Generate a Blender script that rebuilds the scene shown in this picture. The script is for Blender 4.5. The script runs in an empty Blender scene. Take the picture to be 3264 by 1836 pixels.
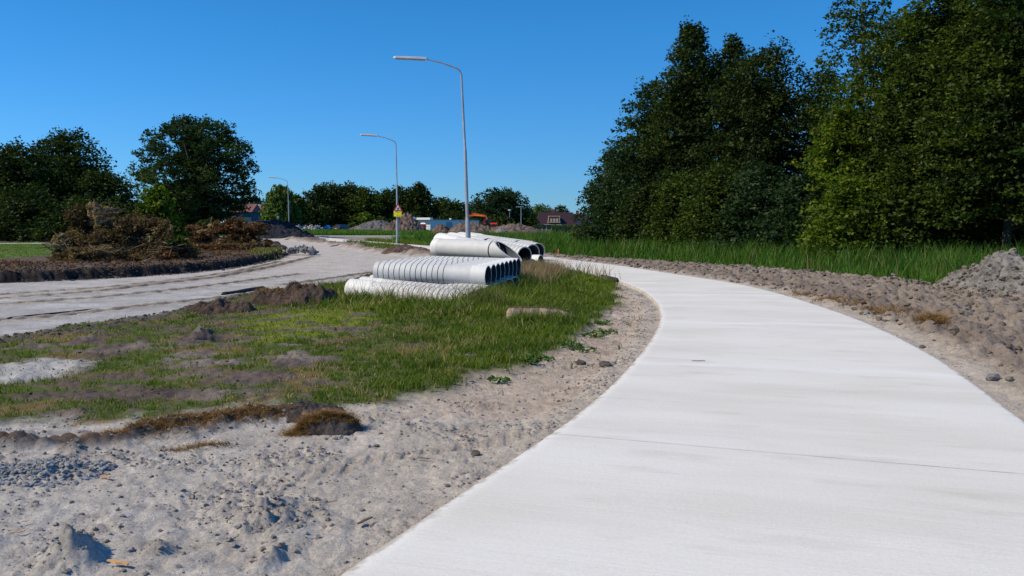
import bpy, math, random
import numpy as np
from mathutils import Vector, Matrix
PI = math.pi
rnd = random.Random(7)
RG = np.random.default_rng(11)
S = bpy.context.scene
C = S.collection

# ------------------------------------------------------------------ camera, world, sun, exposure
F_PX, CX, CY, HOR, CAM_H = 2663.0, 1632.0, 918.0, 715.0, 1.6
PITCH = math.atan((CY - HOR) / F_PX)
cam = bpy.data.cameras.new('camera'); camo = bpy.data.objects.new('camera', cam); C.objects.link(camo)
camo.location = (0, 0, CAM_H); camo.rotation_euler = (PI/2 - PITCH, 0, 0)
cam.sensor_width = 36.0; cam.lens = 36.0 * F_PX / 3264.0; cam.clip_start = 0.05; cam.clip_end = 9000
S.camera = camo
SUN_AZ, SUN_EL = math.radians(-108), math.radians(44)
W = bpy.data.worlds.new('World'); S.world = W; W.use_nodes = True
wn, wl = W.node_tree.nodes, W.node_tree.links
sky = wn.new('ShaderNodeTexSky'); sky.sky_type = 'NISHITA'; sky.sun_disc = False
sky.sun_elevation = SUN_EL; sky.sun_rotation = -SUN_AZ      # the sky node turns the other way round
sky.air_density = 1.0; sky.dust_density = 0.0; sky.ozone_density = 1.6; sky.altitude = 0
tm = wn.new('ShaderNodeMix'); tm.data_type = 'RGBA'; tm.blend_type = 'MULTIPLY'; tm.inputs[0].default_value = 1.0; tm.inputs[7].default_value = (0.22, 0.665, 1.15, 1)
tcw = wn.new('ShaderNodeTexCoord'); sxz = wn.new('ShaderNodeSeparateXYZ'); wl.new(tcw.outputs['Generated'], sxz.inputs[0])
mrw = wn.new('ShaderNodeMapRange'); mrw.inputs[1].default_value = 0.0; mrw.inputs[2].default_value = 0.22; wl.new(sxz.outputs[2], mrw.inputs[0])
tc2 = wn.new('ShaderNodeMix'); tc2.data_type = 'RGBA'; tc2.inputs[6].default_value = (0.30, 0.64, 1.25, 1); tc2.inputs[7].default_value = (0.20, 0.81, 1.38, 1)
wl.new(mrw.outputs[0], tc2.inputs[0]); wl.new(tc2.outputs[2], tm.inputs[7])
wl.new(sky.outputs[0], tm.inputs[6]); wl.new(tm.outputs[2], wn['Background'].inputs[0])
wn['Background'].inputs[1].default_value = 0.096
sl = bpy.data.lights.new('sun', 'SUN'); sl.energy = 4.9; sl.angle = math.radians(0.5); sl.color = (1, 0.915, 0.77)
so = bpy.data.objects.new('sun', sl); C.objects.link(so)
SD = Vector((math.sin(SUN_AZ)*math.cos(SUN_EL), math.cos(SUN_AZ)*math.cos(SUN_EL), math.sin(SUN_EL)))
so.rotation_euler = (-SD).to_track_quat('-Z', 'Y').to_euler(); so.location = (-80, -20, 90)
S.view_settings.view_transform = 'Standard'; S.view_settings.look = 'None'
S.view_settings.exposure = 0.0; S.view_settings.gamma = 1.0

# ------------------------------------------------------------------ measuring helpers (photo pixels -> metres)
_cp, _sp = math.cos(PITCH), math.sin(PITCH)
def ray(px, py):
    a, b = (px - CX)/F_PX, (CY - py)/F_PX
    return Vector((a, _cp + b*_sp, -_sp + b*_cp))
def G(px, py, z=0.0):                       # where the ray meets height z
    d = ray(px, py); t = (z - CAM_H)/d.z
    return Vector((d.x*t, d.y*t, z))
def D(px, py, Y):                           # where the ray reaches depth Y
    d = ray(px, py); t = Y/d.y
    return Vector((d.x*t, Y, CAM_H + d.z*t))
def GP(lst, z=0.0): return np.array([G(x, y, z)[:2] for x, y in lst])

# ------------------------------------------------------------------ noise
_perm = np.random.default_rng(3).permutation(4096).astype(np.int64)
_ga = np.random.default_rng(4).random(4096)*2*PI
_gx, _gy = np.cos(_ga), np.sin(_ga)
def perlin(x, y):
    xi = np.floor(x).astype(np.int64); yi = np.floor(y).astype(np.int64)
    xf, yf = x-xi, y-yi
    def g(ix, iy, dx, dy):
        h = _perm[(_perm[ix & 4095] + iy) & 4095]
        return _gx[h]*dx + _gy[h]*dy
    u = xf*xf*xf*(xf*(xf*6-15)+10); v = yf*yf*yf*(yf*(yf*6-15)+10)
    a = g(xi, yi, xf, yf); b = g(xi+1, yi, xf-1, yf)
    c = g(xi, yi+1, xf, yf-1); d = g(xi+1, yi+1, xf-1, yf-1)
    return ((a+(b-a)*u) + ((c+(d-c)*u) - (a+(b-a)*u))*v)*1.5
def fbm(x, y, s, o=4, seed=0):
    r = 0; a = 1; t = 0
    for i in range(o):
        r = r + a*perlin(x/s + 17.3*seed + i*5.1, y/s - 9.7*seed + i*3.3); t += a; a *= .5; s *= .5
    return r/t
def ridged(x, y, s, o=3, seed=0):
    r = 0; a = 1; t = 0
    for i in range(o):
        n = 1 - np.abs(perlin(x/s + 11.3*seed + i*7.1, y/s - 5.7*seed + i*2.3))*2; r = r + a*n; t += a; a *= .5; s *= .5
    return r/t
def lumps(x, y, s, seed=0, jit=.8):          # rounded clods: distance to nearest cell point (0 at rim .. 1 at top)
    X, Y = x/s, y/s; xi = np.floor(X).astype(np.int64); yi = np.floor(Y).astype(np.int64)
    best = np.full(X.shape, 9.0); val = np.zeros(X.shape)
    for ox in (-1, 0, 1):
        for oy in (-1, 0, 1):
            h = _perm[(_perm[(xi+ox+seed*31) & 4095] + yi + oy) & 4095]
            h2 = _perm[(h+77) & 4095]; h3 = _perm[(h+1999) & 4095]
            dx = X-(xi+ox+.5+jit*(h/4096-.5)); dy = Y-(yi+oy+.5+jit*(h2/4096-.5))
            rr = .25+.45*(h3/4096)
            d = np.clip(1-(dx*dx+dy*dy)/(rr*rr), 0, 1)*rr
            val = np.maximum(val, d)
    return val*1.5
def sst(e0, e1, x):
    t = np.clip((x-e0)/(e1-e0), 0, 1); return t*t*(3-2*t)
def sdf(poly, x, y):                        # signed distance, negative inside
    n = len(poly); d = np.full(x.shape, 1e18); s = np.ones(x.shape)
    for i in range(n):
        ax, ay = poly[i]; bx, by = poly[(i-1) % n]
        ex, ey = bx-ax, by-ay; wx, wy = x-ax, y-ay
        t = np.clip((wx*ex+wy*ey)/(ex*ex+ey*ey+1e-12), 0, 1)
        dx, dy = wx-ex*t, wy-ey*t; d = np.minimum(d, dx*dx+dy*dy)
        c1 = y >= ay; c2 = y < by; c3 = ex*wy > ey*wx
        s = np.where((c1 & c2 & c3) | (~c1 & ~c2 & ~c3), -s, s)
    return s*np.sqrt(d)
def ell(px, py, rx, ry):                    # ellipse given in photo pixels -> world centre and radii
    c = G(px, py); sc = (py-HOR)/CAM_H
    return (c.x, c.y, rx/sc, ry*c.y/(py-HOR))
def inell(e, x, y, grow=1.0, n=None, amp=.3):
    q = np.sqrt(((x-e[0])/(e[2]*grow))**2 + ((y-e[1])/(e[3]*grow))**2)
    if n is not None: q = q + n*amp
    return q

# ------------------------------------------------------------------ materials
def newmat(name):
    m = bpy.data.materials.new(name); m.use_nodes = True
    nt = m.node_tree; return m, nt, nt.nodes, nt.links, nt.nodes['Principled BSDF']
def N(nodes, t, **k):
    n = nodes.new(t)
    for a, b in k.items():
        if a in n.inputs: n.inputs[a].default_value = b
        else: setattr(n, a, b)
    return n
def mixc(nodes, links, fac, a, b, mode='MIX'):
    m = nodes.new('ShaderNodeMix'); m.data_type = 'RGBA'; m.blend_type = mode
    for s_, v in ((0, fac), (6, a), (7, b)):
        if hasattr(v, 'is_output') or isinstance(v, bpy.types.NodeSocket): links.new(v, m.inputs[s_])
        else: m.inputs[s_].default_value = v if s_ == 0 else (*v, 1) if len(v) == 3 else v
    return m.outputs[2]
def ramp(nodes, links, src, p0, p1, c0=0.0, c1=1.0):
    r = nodes.new('ShaderNodeMapRange'); links.new(src, r.inputs[0])
    for i, v in zip((1, 2, 3, 4), (p0, p1, c0, c1)): r.inputs[i].default_value = v
    return r.outputs[0]
def noise_n(nodes, links, scale, detail=4, rough=.6, vec=None):
    n = N(nodes, 'ShaderNodeTexNoise', Scale=scale, Detail=detail, Roughness=rough)
    if vec is None:
        tc = nodes.new('ShaderNodeTexCoord'); vec = tc.outputs['Object']
    links.new(vec, n.inputs['Vector']); return n.outputs[0]
def plain(name, col, rough=.6, var=.12, scale=6.0, metal=0.0, bump=0.0, spec=.4, dark=None):
    m, nt, n, l, p = newmat(name)
    f = noise_n(n, l, scale, 5)
    dk = dark or tuple(c*(1-var*2.2) for c in col); br = tuple(min(1, c*(1+var)) for c in col)
    l.new(mixc(n, l, ramp(n, l, f, .3, .7), dk, br), p.inputs['Base Color'])
    p.inputs['Roughness'].default_value = rough; p.inputs['Metallic'].default_value = metal
    p.inputs['Specular IOR Level'].default_value = spec
    if bump:
        b = N(n, 'ShaderNodeBump', Strength=.6, Distance=bump); l.new(noise_n(n, l, scale*4, 5, .7), b.inputs['Height'])
        l.new(b.outputs[0], p.inputs['Normal'])
    return m
def ground_mat():
    m, nt, n, l, p = newmat('ground_soil')
    at = N(n, 'ShaderNodeAttribute', attribute_name='col')
    f1 = noise_n(n, l, 9.0, 6, .65); f2 = noise_n(n, l, 55.0, 5, .7); f3 = noise_n(n, l, 1.3, 5)
    c = mixc(n, l, 1.0, at.outputs[0], mixc(n, l, ramp(n, l, f1, .3, .72), (.88, .87, .86), (1.24, 1.23, 1.22)), 'MULTIPLY')
    c = mixc(n, l, 1.0, c, mixc(n, l, ramp(n, l, f2, .36, .6), (.78, .77, .77), (1.17, 1.16, 1.15)), 'MULTIPLY')
    c = mixc(n, l, 1.0, c, mixc(n, l, ramp(n, l, f3, .35, .65), (.88, .87, .86), (1.08, 1.08, 1.09)), 'MULTIPLY')
    sp = noise_n(n, l, 23.0, 3, .6); sp2 = noise_n(n, l, 3.1, 3, .5)
    mm = n.new('ShaderNodeMath'); mm.operation = 'MULTIPLY'; l.new(ramp(n, l, sp, .60, .68), mm.inputs[0]); l.new(ramp(n, l, sp2, .42, .60), mm.inputs[1])
    c = mixc(n, l, mm.outputs[0], c, mixc(n, l, 1.0, c, (.52, .49, .47), 'MULTIPLY'))  # dark specks: small shadows among the crumbs painted into the colour
    l.new(c, p.inputs['Base Color']); p.inputs['Roughness'].default_value = .95; p.inputs['Specular IOR Level'].default_value = .15
    b = N(n, 'ShaderNodeBump', Strength=.9, Distance=.024); b2 = N(n, 'ShaderNodeBump', Strength=.8, Distance=.010)
    l.new(noise_n(n, l, 14.0, 8, .7), b.inputs['Height']); l.new(noise_n(n, l, 90.0, 4, .7), b2.inputs['Height'])
    l.new(b.outputs[0], b2.inputs['Normal']); l.new(b2.outputs[0], p.inputs['Normal'])
    return m
def soil_mat(name, a, b_, pale, scale=2.5, pf=.62):
    m, nt, n, l, p = newmat(name)
    f = noise_n(n, l, scale, 8, .68); g = noise_n(n, l, scale*6, 5, .7)
    c = mixc(n, l, ramp(n, l, f, .35, .6), a, b_)
    c = mixc(n, l, ramp(n, l, g, pf, pf+.1), c, pale)
    l.new(c, p.inputs['Base Color']); p.inputs['Roughness'].default_value = .95; p.inputs['Specular IOR Level'].default_value = .15
    b = N(n, 'ShaderNodeBump', Strength=1.0, Distance=.12/scale*2); l.new(noise_n(n, l, scale*4, 8, .7), b.inputs['Height'])
    l.new(b.outputs[0], p.inputs['Normal']); return m
def leaf_mat(name, a, b_, trans=.35, third=None):
    m, nt, n, l, p = newmat(name)
    at = N(n, 'ShaderNodeAttribute', attribute_name='tint')
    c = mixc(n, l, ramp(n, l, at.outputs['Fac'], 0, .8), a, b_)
    if third: c = mixc(n, l, ramp(n, l, at.outputs['Fac'], .86, .97), c, third)
    d = n.new('ShaderNodeBsdfDiffuse'); t = n.new('ShaderNodeBsdfTranslucent'); gl = N(n, 'ShaderNodeBsdfGlossy', Roughness=.5)
    gl.inputs[0].default_value = (.5, .55, .5, 1)
    l.new(c, d.inputs[0]); l.new(mixc(n, l, 1.0, c, (1.25, 1.35, .6), 'MULTIPLY'), t.inputs[0])
    mx = N(n, 'ShaderNodeMixShader'); mx.inputs[0].default_value = trans
    l.new(d.outputs[0], mx.inputs[1]); l.new(t.outputs[0], mx.inputs[2])
    m2 = N(n, 'ShaderNodeMixShader'); m2.inputs[0].default_value = .018
    l.new(mx.outputs[0], m2.inputs[1]); l.new(gl.outputs[0], m2.inputs[2])
    l.new(m2.outputs[0], n['Material Output'].inputs['Surface']); return m
M = {}
M['ground'] = ground_mat()
M['peat'] = soil_mat('peat_soil', (.035, .03, .03), (.10, .08, .07), (.2, .17, .15), 5)
M['peat_brown'] = soil_mat('brown_turf_soil', (.03, .024, .022), (.12, .078, .055), (.22, .16, .11), 4)
M['spoil'] = soil_mat('brown_spoil', (.06, .042, .034), (.19, .14, .11), (.38, .31, .26), 1.1, .58)
M['spoil_grey'] = soil_mat('grey_spoil', (.07, .068, .07), (.17, .155, .15), (.3, .27, .25), .9)
M['spoil_red'] = soil_mat('reddish_spoil', (.08, .052, .04), (.17, .115, .09), (.25, .19, .16), 1.2, .68)
M['spoil_black'] = soil_mat('black_spoil', (.014, .015, .020), (.036, .036, .044), (.12, .12, .13), 1.0, .66)
M['mound'] = soil_mat('grey_clay_mound', (.10, .092, .084), (.25, .235, .215), (.36, .34, .315), 5)
M['clod'] = soil_mat('sand_clods', (.20, .175, .155), (.36, .325, .29), (.46, .42, .38), 8)
M['clod_dark'] = soil_mat('dark_clods', (.06, .05, .044), (.15, .125, .108), (.24, .2, .175), 8)
M['rubble'] = soil_mat('concrete_rubble', (.22, .21, .20), (.36, .35, .34), (.5, .49, .47), 1.5)
M['trunk'] = plain('bark', (.07, .06, .05), .9, .3, 3, bump=.03)
M['trunk_pale'] = plain('pale_bark', (.2, .19, .17), .9, .3, 3, bump=.03)
M['twig'] = plain('dry_twigs', (.16, .11, .07), .9, .3, 3)
M['twig_pale'] = plain('pale_wood', (.5, .38, .26), .8, .15, 5)
M['steel'] = plain('galvanised_steel', (.38, .40, .42), .42, .12, 3, metal=.35)
M['lamp_grey'] = plain('lamp_housing', (.50, .52, .54), .45, .06, 3)
M['lamp_glass'] = plain('lamp_cover', (.42, .44, .43), .25, .05, 3)
M['white'] = plain('white_paint', (.78, .78, .77), .5, .05, 2)
M['black'] = plain('black_rubber', (.012, .012, .013), .7, .1, 4)
M['glass'] = plain('dark_glass', (.03, .035, .04), .08, .1, 2, spec=.8)
M['red'] = plain('red_plastic', (.55, .03, .025), .45, .06, 3)
M['orange'] = plain('orange_paint', (.75, .12, .02), .45, .08, 2)
M['orange_light'] = plain('light_orange_paint', (.85, .25, .03), .45, .08, 2)
M['yellow'] = plain('yellow_sign', (.88, .82, .01), .45, .02, 2)
M['signred'] = plain('sign_red', (.42, .015, .03), .4, .04, 2)
M['ink'] = plain('black_ink', (.01, .01, .012), .5, .02, 3)
M['carblue'] = plain('dark_blue_car_paint', (.02, .045, .10), .25, .1, 2, spec=.6)
M['tarp'] = plain('bright_blue_tarp', (.02, .30, .62), .5, .15, 3)
M['cabin'] = plain('grey_cabin_panel', (.60, .58, .55), .5, .06, .7)
M['cabin_dark'] = plain('grey_frame', (.20, .22, .24), .5, .06, .7)
M['rooftile'] = plain('dark_red_roof_tiles', (.030, .010, .016), .6, .15, 1.5)
M['rooftile_blue'] = plain('dark_grey_roof_tiles', (.020, .020, .034), .6, .15, 1.5)
M['roof_pink'] = plain('faded_red_roof', (.22, .085, .08), .8, .15, 1)
M['roof_red'] = plain('red_roof', (.30, .06, .045), .8, .15, 1)
M['brick'] = plain('brown_brick', (.16, .07, .05), .9, .2, 4)
M['teal'] = plain('blue_green_boards', (.03, .09, .12), .7, .15, 1)
M['wood'] = plain('fresh_timber', (.62, .33, .12), .7, .15, 3)
M['brownwood'] = plain('orange_brown_timber', (.38, .14, .05), .7, .15, 3)
M['mesh'] = plain('green_fence_wire', (.03, .09, .08), .6, .1, 3)
M['hay'] = leaf_mat('dry_brown_grass', (.10, .055, .022), (.34, .195, .075), .25)
M['grass'] = leaf_mat('green_grass', (.045, .088, .011), (.175, .225, .024), .40, (.36, .29, .13))
M['reed'] = leaf_mat('tall_reed_grass', (.030, .086, .010), (.100, .200, .024), .42, (.24, .22, .07))
M['straw'] = leaf_mat('straw_seed_heads', (.20, .13, .07), (.40, .29, .18), .3)
M['leaf_dark'] = leaf_mat('dark_leaves', (.010, .021, .006), (.044, .066, .012), .32, (.09, .11, .02))
M['leaf_mid'] = leaf_mat('mid_leaves', (.012, .027, .006), (.070, .105, .012), .38, (.16, .17, .02))
M['leaf_big'] = leaf_mat('ash_leaves', (.014, .034, .012), (.045, .078, .018), .34, (.10, .12, .03))
M['leaf_yellow'] = leaf_mat('yellow_green_leaves', (.024, .052, .006), (.14, .20, .014), .44, (.26, .25, .02))
M['leaf_blue'] = leaf_mat('blue_green_leaves', (.014, .032, .014), (.038, .070, .024), .32, (.08, .11, .03))
M['leaf_willow'] = leaf_mat('willow_leaves', (.040, .075, .018), (.11, .16, .035), .4, (.18, .22, .06))
M['leaf_brown'] = leaf_mat('withered_brown_leaves', (.040, .028, .014), (.19, .125, .058), .25, (.32, .25, .09))
M['leaf_red'] = leaf_mat('withered_red_brown_leaves', (.055, .027, .014), (.22, .110, .050), .25, (.30, .20, .07))
M['leaf_tan'] = leaf_mat('bleached_tan_leaves', (.24, .17, .08), (.50, .38, .20), .3)
def pipe_mat():
    m, nt, n, l, p = newmat('pale_pipe_surface')
    f = noise_n(n, l, 2.2, 6, .65); g = noise_n(n, l, 26, 4, .7)
    c = mixc(n, l, ramp(n, l, f, .3, .7), (.45, .45, .44), (.585, .58, .565))
    c = mixc(n, l, ramp(n, l, g, .60, .72), c, (.38, .365, .33))
    l.new(c, p.inputs['Base Color']); p.inputs['Roughness'].default_value = .6; p.inputs['Specular IOR Level'].default_value = .3
    return m
M['pipe'] = pipe_mat()
M['groove'] = plain('dirty_groove', (.10, .10, .09), .9, .3, 20)
M['pipe_in'] = plain('pipe_inside', (.045, .05, .055), .8, .15, 3)  # inside coloured near-black: the shade in the pipes is put in the colour
M['socket'] = plain('pipe_socket', (.66, .65, .62), .6, .05, 3)

# ------------------------------------------------------------------ mesh building
def mesh_np(name, V, faces, mats, smooth=False, tint=None, col=None, mi=None):
    """V (n,3); faces: list of (k,m) int arrays with m corners each."""
    me = bpy.data.meshes.new(name); me.vertices.add(len(V)); me.vertices.foreach_set('co', np.ascontiguousarray(V, np.float32).ravel())
    fl = [np.asarray(f, np.int32) for f in faces if len(f)]
    idx = np.concatenate([f.ravel() for f in fl]); tot = np.concatenate([np.full(len(f), f.shape[1], np.int32) for f in fl])
    st = np.zeros(len(tot), np.int32); st[1:] = np.cumsum(tot)[:-1]
    me.loops.add(len(idx)); me.loops.foreach_set('vertex_index', idx)
    me.polygons.add(len(tot)); me.polygons.foreach_set('loop_start', st)
    try: me.polygons.foreach_set('loop_total', tot)
    except Exception: pass
    for m in (mats if isinstance(mats, (list, tuple)) else [mats]): me.materials.append(m)
    if mi is not None: me.polygons.foreach_set('material_index', np.asarray(mi, np.int32))
    me.update(calc_edges=True)
    me.polygons.foreach_set('use_smooth', np.full(len(tot), bool(smooth)))
    if tint is not None:
        a = me.attributes.new('tint', 'FLOAT', 'POINT'); a.data.foreach_set('value', np.ascontiguousarray(tint, np.float32))
    if col is not None:
        a = me.attributes.new('col', 'FLOAT_COLOR', 'POINT')
        a.data.foreach_set('color', np.ascontiguousarray(np.column_stack([col, np.ones(len(col))]), np.float32).ravel())
    me.validate(); return me
def link(name, me, parent=None, loc=(0, 0, 0), rz=0.0):
    o = bpy.data.objects.new(name, me); C.objects.link(o); o.location = loc; o.rotation_euler = (0, 0, rz)
    if parent is not None: o.parent = parent
    return o
def tag(o, label=None, cat=None, group=None, kind=None):
    if label: o['label'] = label
    if cat: o['category'] = cat
    if group: o['group'] = group
    if kind: o['kind'] = kind
    return o
def thing(name, label, cat, loc, rz=0.0, group=None):
    o = bpy.data.objects.new(name, None); C.objects.link(o); o.location = loc; o.rotation_euler = (0, 0, rz)
    o.empty_display_size = .3
    return tag(o, label, cat, group)
class MB:
    def __init__(s): s.v = []; s.f = []; s.mi = []
    def add(s, vs, fs, mi=0):
        b = len(s.v); s.v += [tuple(v) for v in vs]; s.f += [tuple(b+i for i in f) for f in fs]; s.mi += [mi]*len(fs)
    def box(s, c, size, rz=0.0, mi=0, taper=1.0):
        x, y, z = size[0]/2, size[1]/2, size[2]/2; cr, sr = math.cos(rz), math.sin(rz); vs = []
        for k in (-1, 1):
            t = taper if k > 0 else 1
            for a, b in ((-1, -1), (1, -1), (1, 1), (-1, 1)):
                X, Y = a*x*t, b*y*t; vs.append((c[0]+X*cr-Y*sr, c[1]+X*sr+Y*cr, c[2]+k*z))
        s.add(vs, [(3, 2, 1, 0), (4, 5, 6, 7), (0, 1, 5, 4), (1, 2, 6, 5), (2, 3, 7, 6), (3, 0, 4, 7)], mi)
    def prism(s, poly, y0, y1, mi=0):       # poly in (x,z), extruded along y
        n = len(poly); vs = [(x, y0, z) for x, z in poly] + [(x, y1, z) for x, z in poly]
        fs = [tuple(range(n)), tuple(range(2*n-1, n-1, -1))] + [((i+1) % n, i, n+i, n+(i+1) % n) for i in range(n)]
        s.add(vs, fs, mi)
    def tube(s, pts, rad, n=8, mi=0, caps=True):
        pts = [Vector(p) for p in pts]
        if not isinstance(rad, (list, tuple)): rad = [rad]*len(pts)
        rings = []; up = Vector((0, 0, 1)); prev = None
        for i, p in enumerate(pts):
            t = (pts[min(i+1, len(pts)-1)] - pts[max(i-1, 0)]).normalized()
            if prev is None:
                a = t.cross(up);
                if a.length < .05: a = t.cross(Vector((1, 0, 0)))
            else: a = prev - t*prev.dot(t)
            a.normalize(); b = t.cross(a); prev = a
            rings.append([p + (a*math.cos(2*PI*k/n) + b*math.sin(2*PI*k/n))*rad[i] for k in range(n)])
        vs = [v for r in rings for v in r]; fs = []
        for i in range(len(pts)-1):
            for k in range(n): fs.append((i*n+k, i*n+(k+1) % n, (i+1)*n+(k+1) % n, (i+1)*n+k))
        if caps: fs += [tuple(range(n-1, -1, -1)), tuple((len(pts)-1)*n+k for k in range(n))]
        s.add(vs, fs, mi)
    def build(s, name, mats, parent=None, loc=(0, 0, 0), rz=0.0, smooth=False):
        me = bpy.data.meshes.new(name); me.from_pydata(s.v, [], s.f)
        for m in (mats if isinstance(mats, (list, tuple)) else [mats]): me.materials.append(m)
        me.polygons.foreach_set('material_index', s.mi)
        if smooth:
            me.polygons.foreach_set('use_smooth', [True]*len(s.f)); me.set_sharp_from_angle(angle=math.radians(42))
        me.update(); return link(name, me, parent, loc, rz)

# ------------------------------------------------------------------ plan of the place
def smooth_line(P, n=8):
    P = [np.array(p, float) for p in P]; out = []
    for i in range(len(P)-1):
        p0 = P[max(i-1, 0)]; p1 = P[i]; p2 = P[i+1]; p3 = P[min(i+2, len(P)-1)]
        for k in range(n):
            t = k/n; out.append(.5*((2*p1)+(-p0+p2)*t+(2*p0-5*p1+4*p2-p3)*t*t+(-p0+3*p1-3*p2+p3)*t**3))
    out.append(P[-1]); return np.array(out)
# outer (right) edge of the concrete path, from behind the viewer to far away
outer = [(1.2, -5.0), (1.9, -1.5), (2.75, 2.0)] + [tuple(G(*p)[:2]) for p in
    [(3264, 1343), (3079, 1204), (2952, 1121), (2787, 1039), (2635, 982), (2471, 931), (2344, 903), (2217, 883), (2078, 862), (1964, 845), (1837, 830), (1736, 817)]] \
    + [tuple(G(*p)[:2]) for p in [(1560, 799), (1386, 785), (1180, 769), (980, 753)]]
inner = [(-3.0, -4.0), (-2.1, -1.0), (-1.5, 1.3)] + [tuple(G(*p)[:2]) for p in
    [(1071, 1836), (1267, 1698), (1444, 1590), (1571, 1501), (1723, 1406), (1825, 1330), (1926, 1248), (2014, 1159), (2078, 1077), (2104, 1020), (2101, 980), (2084, 955), (2046, 925), (2002, 906), (1964, 889)]]
OUT = smooth_line(outer, 14); 
# the inner edge goes on three metres from the outer edge once it is behind the grass
def offset_left(L, w):
    T = np.gradient(L, axis=0); T /= np.linalg.norm(T, axis=1)[:, None]
    return L + np.column_stack([-T[:, 1], T[:, 0]])*w
off = offset_left(OUT, 2.75)
INN0 = smooth_line(inner, 14); last = INN0[-1]
far_in = [p for p in off if p[1] > last[1]+3.5]
INN = np.vstack([INN0, smooth_line([INN0[-1], *far_in[::10], far_in[-1]], 12)[1:]])
PATH_POLY = np.vstack([OUT[::4], OUT[-1:], INN[::-1][::4], INN[:1]])
ROAD_POLY = np.vstack([[(-40, 26.5), (-26, 25.0)], GP([(0, 897), (250, 887), (500, 874), (700, 856), (810, 838), (905, 818), (925, 802), (890, 780), (850, 763), (800, 757)]),
    GP([(1000, 757), (1100, 779), (1200, 796), (1260, 803), (1390, 818), (1400, 836), (1250, 850), (1200, 872), (1110, 897), (1010, 914), (785, 939), (633, 969), (560, 990), (380, 1016), (127, 1055), (0, 1079)]), [(-9.5, 10.3), (-40, 7.5)]])
GRASS_POLY = np.vstack([GP([(1110, 893), (1010, 914), (785, 939), (633, 969), (560, 990), (380, 1016), (127, 1055), (0, 1079)]), [(-9.5, 10.3), (-14, 9.4), (-13, 6.2), (-8, 6.6)],
    GP([(0, 1322), (253, 1313), (545, 1318), (760, 1285), (1014, 1273), (1216, 1262), (1368, 1240), (1520, 1185), (1723, 1120), (1837, 1067), (1926, 995), (1970, 938), (1960, 897), (1900, 880), (1837, 868), (1760, 850), (1700, 836), (1560, 826), (1400, 836), (1250, 850)])])
REED_POLY = np.vstack([GP([(3030, 923), (2900, 900), (2790, 893), (2660, 880), (2407, 858), (2154, 843), (1900, 825), (1740, 809), (1560, 790)]), [(-7, 66), (-12, 82), (-4, 100), (16, 100), (24, 70), (30, 45), (32, 20), (22, 15), (14, 17)]])
ROW = sst  # alias kept short
E_BARE = [ell(*e) for e in [(90, 1175, 190, 42), (480, 1250, 420, 16), (820, 1200, 120, 26), (660, 1160, 110, 14), (265, 1087, 60, 13), (400, 1098, 80, 12), (640, 1075, 95, 20),
    (1010, 1140, 80, 10), (930, 1155, 70, 13), (1085, 1047, 100, 9), (330, 1120, 90, 8), (1330, 1095, 50, 10), (560, 1045, 40, 8), (1500, 1130, 25, 8)]]
E_LIME = [ell(*e) for e in [(1000, 1020, 210, 45), (900, 1070, 90, 22)]]
E_RUST = [ell(*e) for e in [(200, 1070, 170, 16), (870, 1140, 60, 12), (960, 1200, 90, 22), (1350, 1110, 130, 18), (700, 1110, 60, 12)]]
RIDGE = GP([(-500, 1470), (0, 1415), (180, 1402), (330, 1385), (480, 1365), (640, 1345), (820, 1325), (930, 1312), (1030, 1315)])
def seg_dist(L, x, y):
    d = np.full(x.shape, 1e9)
    for i in range(len(L)-1):
        ax, ay = L[i]; ex, ey = L[i+1][0]-ax, L[i+1][1]-ay
        t = np.clip(((x-ax)*ex+(y-ay)*ey)/(ex*ex+ey*ey), 0, 1); d = np.minimum(d, np.hypot(x-ax-ex*t, y-ay-ey*t))
    return d
ROAD_EDGE = GP([(930, 760), (1010, 772), (1100, 781), (1200, 797), (1260, 804), (1390, 818)])
LAWN_POLY = np.vstack([[(-60, 39), (-60, 62)], GP([(0, 784), (120, 783), (200, 800), (180, 832), (0, 845)])])
PAVED = GP([(540, 765), (600, 765), (620, 742), (560, 738)])
MOUNDS = [(ell(240, 1760, 120, 60), .13, 2), (ell(500, 1735, 70, 30), .05, 3), (ell(840, 1640, 130, 90), .09, 4), (ell(1180, 1180, 60, 20), .0, 5), (ell(150, 1490, 160, 45), .05, 6),
    (ell(1790, 1150, 150, 20), .05, 7), (ell(640, 1060, 40, 12), .16, 8), (ell(850, 1770, 60, 50), .07, 9), (ell(275, 1075, 50, 10), .08, 1)]
TRACKS = [GP([(-300, 957), (0, 947), (300, 925), (500, 903), (700, 880), (860, 850), (1000, 815)]), GP([(-300, 985), (0, 965), (300, 945), (560, 920), (800, 890), (960, 870)]),
    GP([(-200, 1030), (200, 1000), (500, 965), (700, 945), (900, 920)]), GP([(0, 935), (350, 912), (600, 885), (760, 862), (900, 830)]), GP([(700, 1500), (1000, 1480), (1300, 1440), (1600, 1370)]), GP([(900, 905), (1050, 885), (1150, 870), (1230, 858)])]
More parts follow.
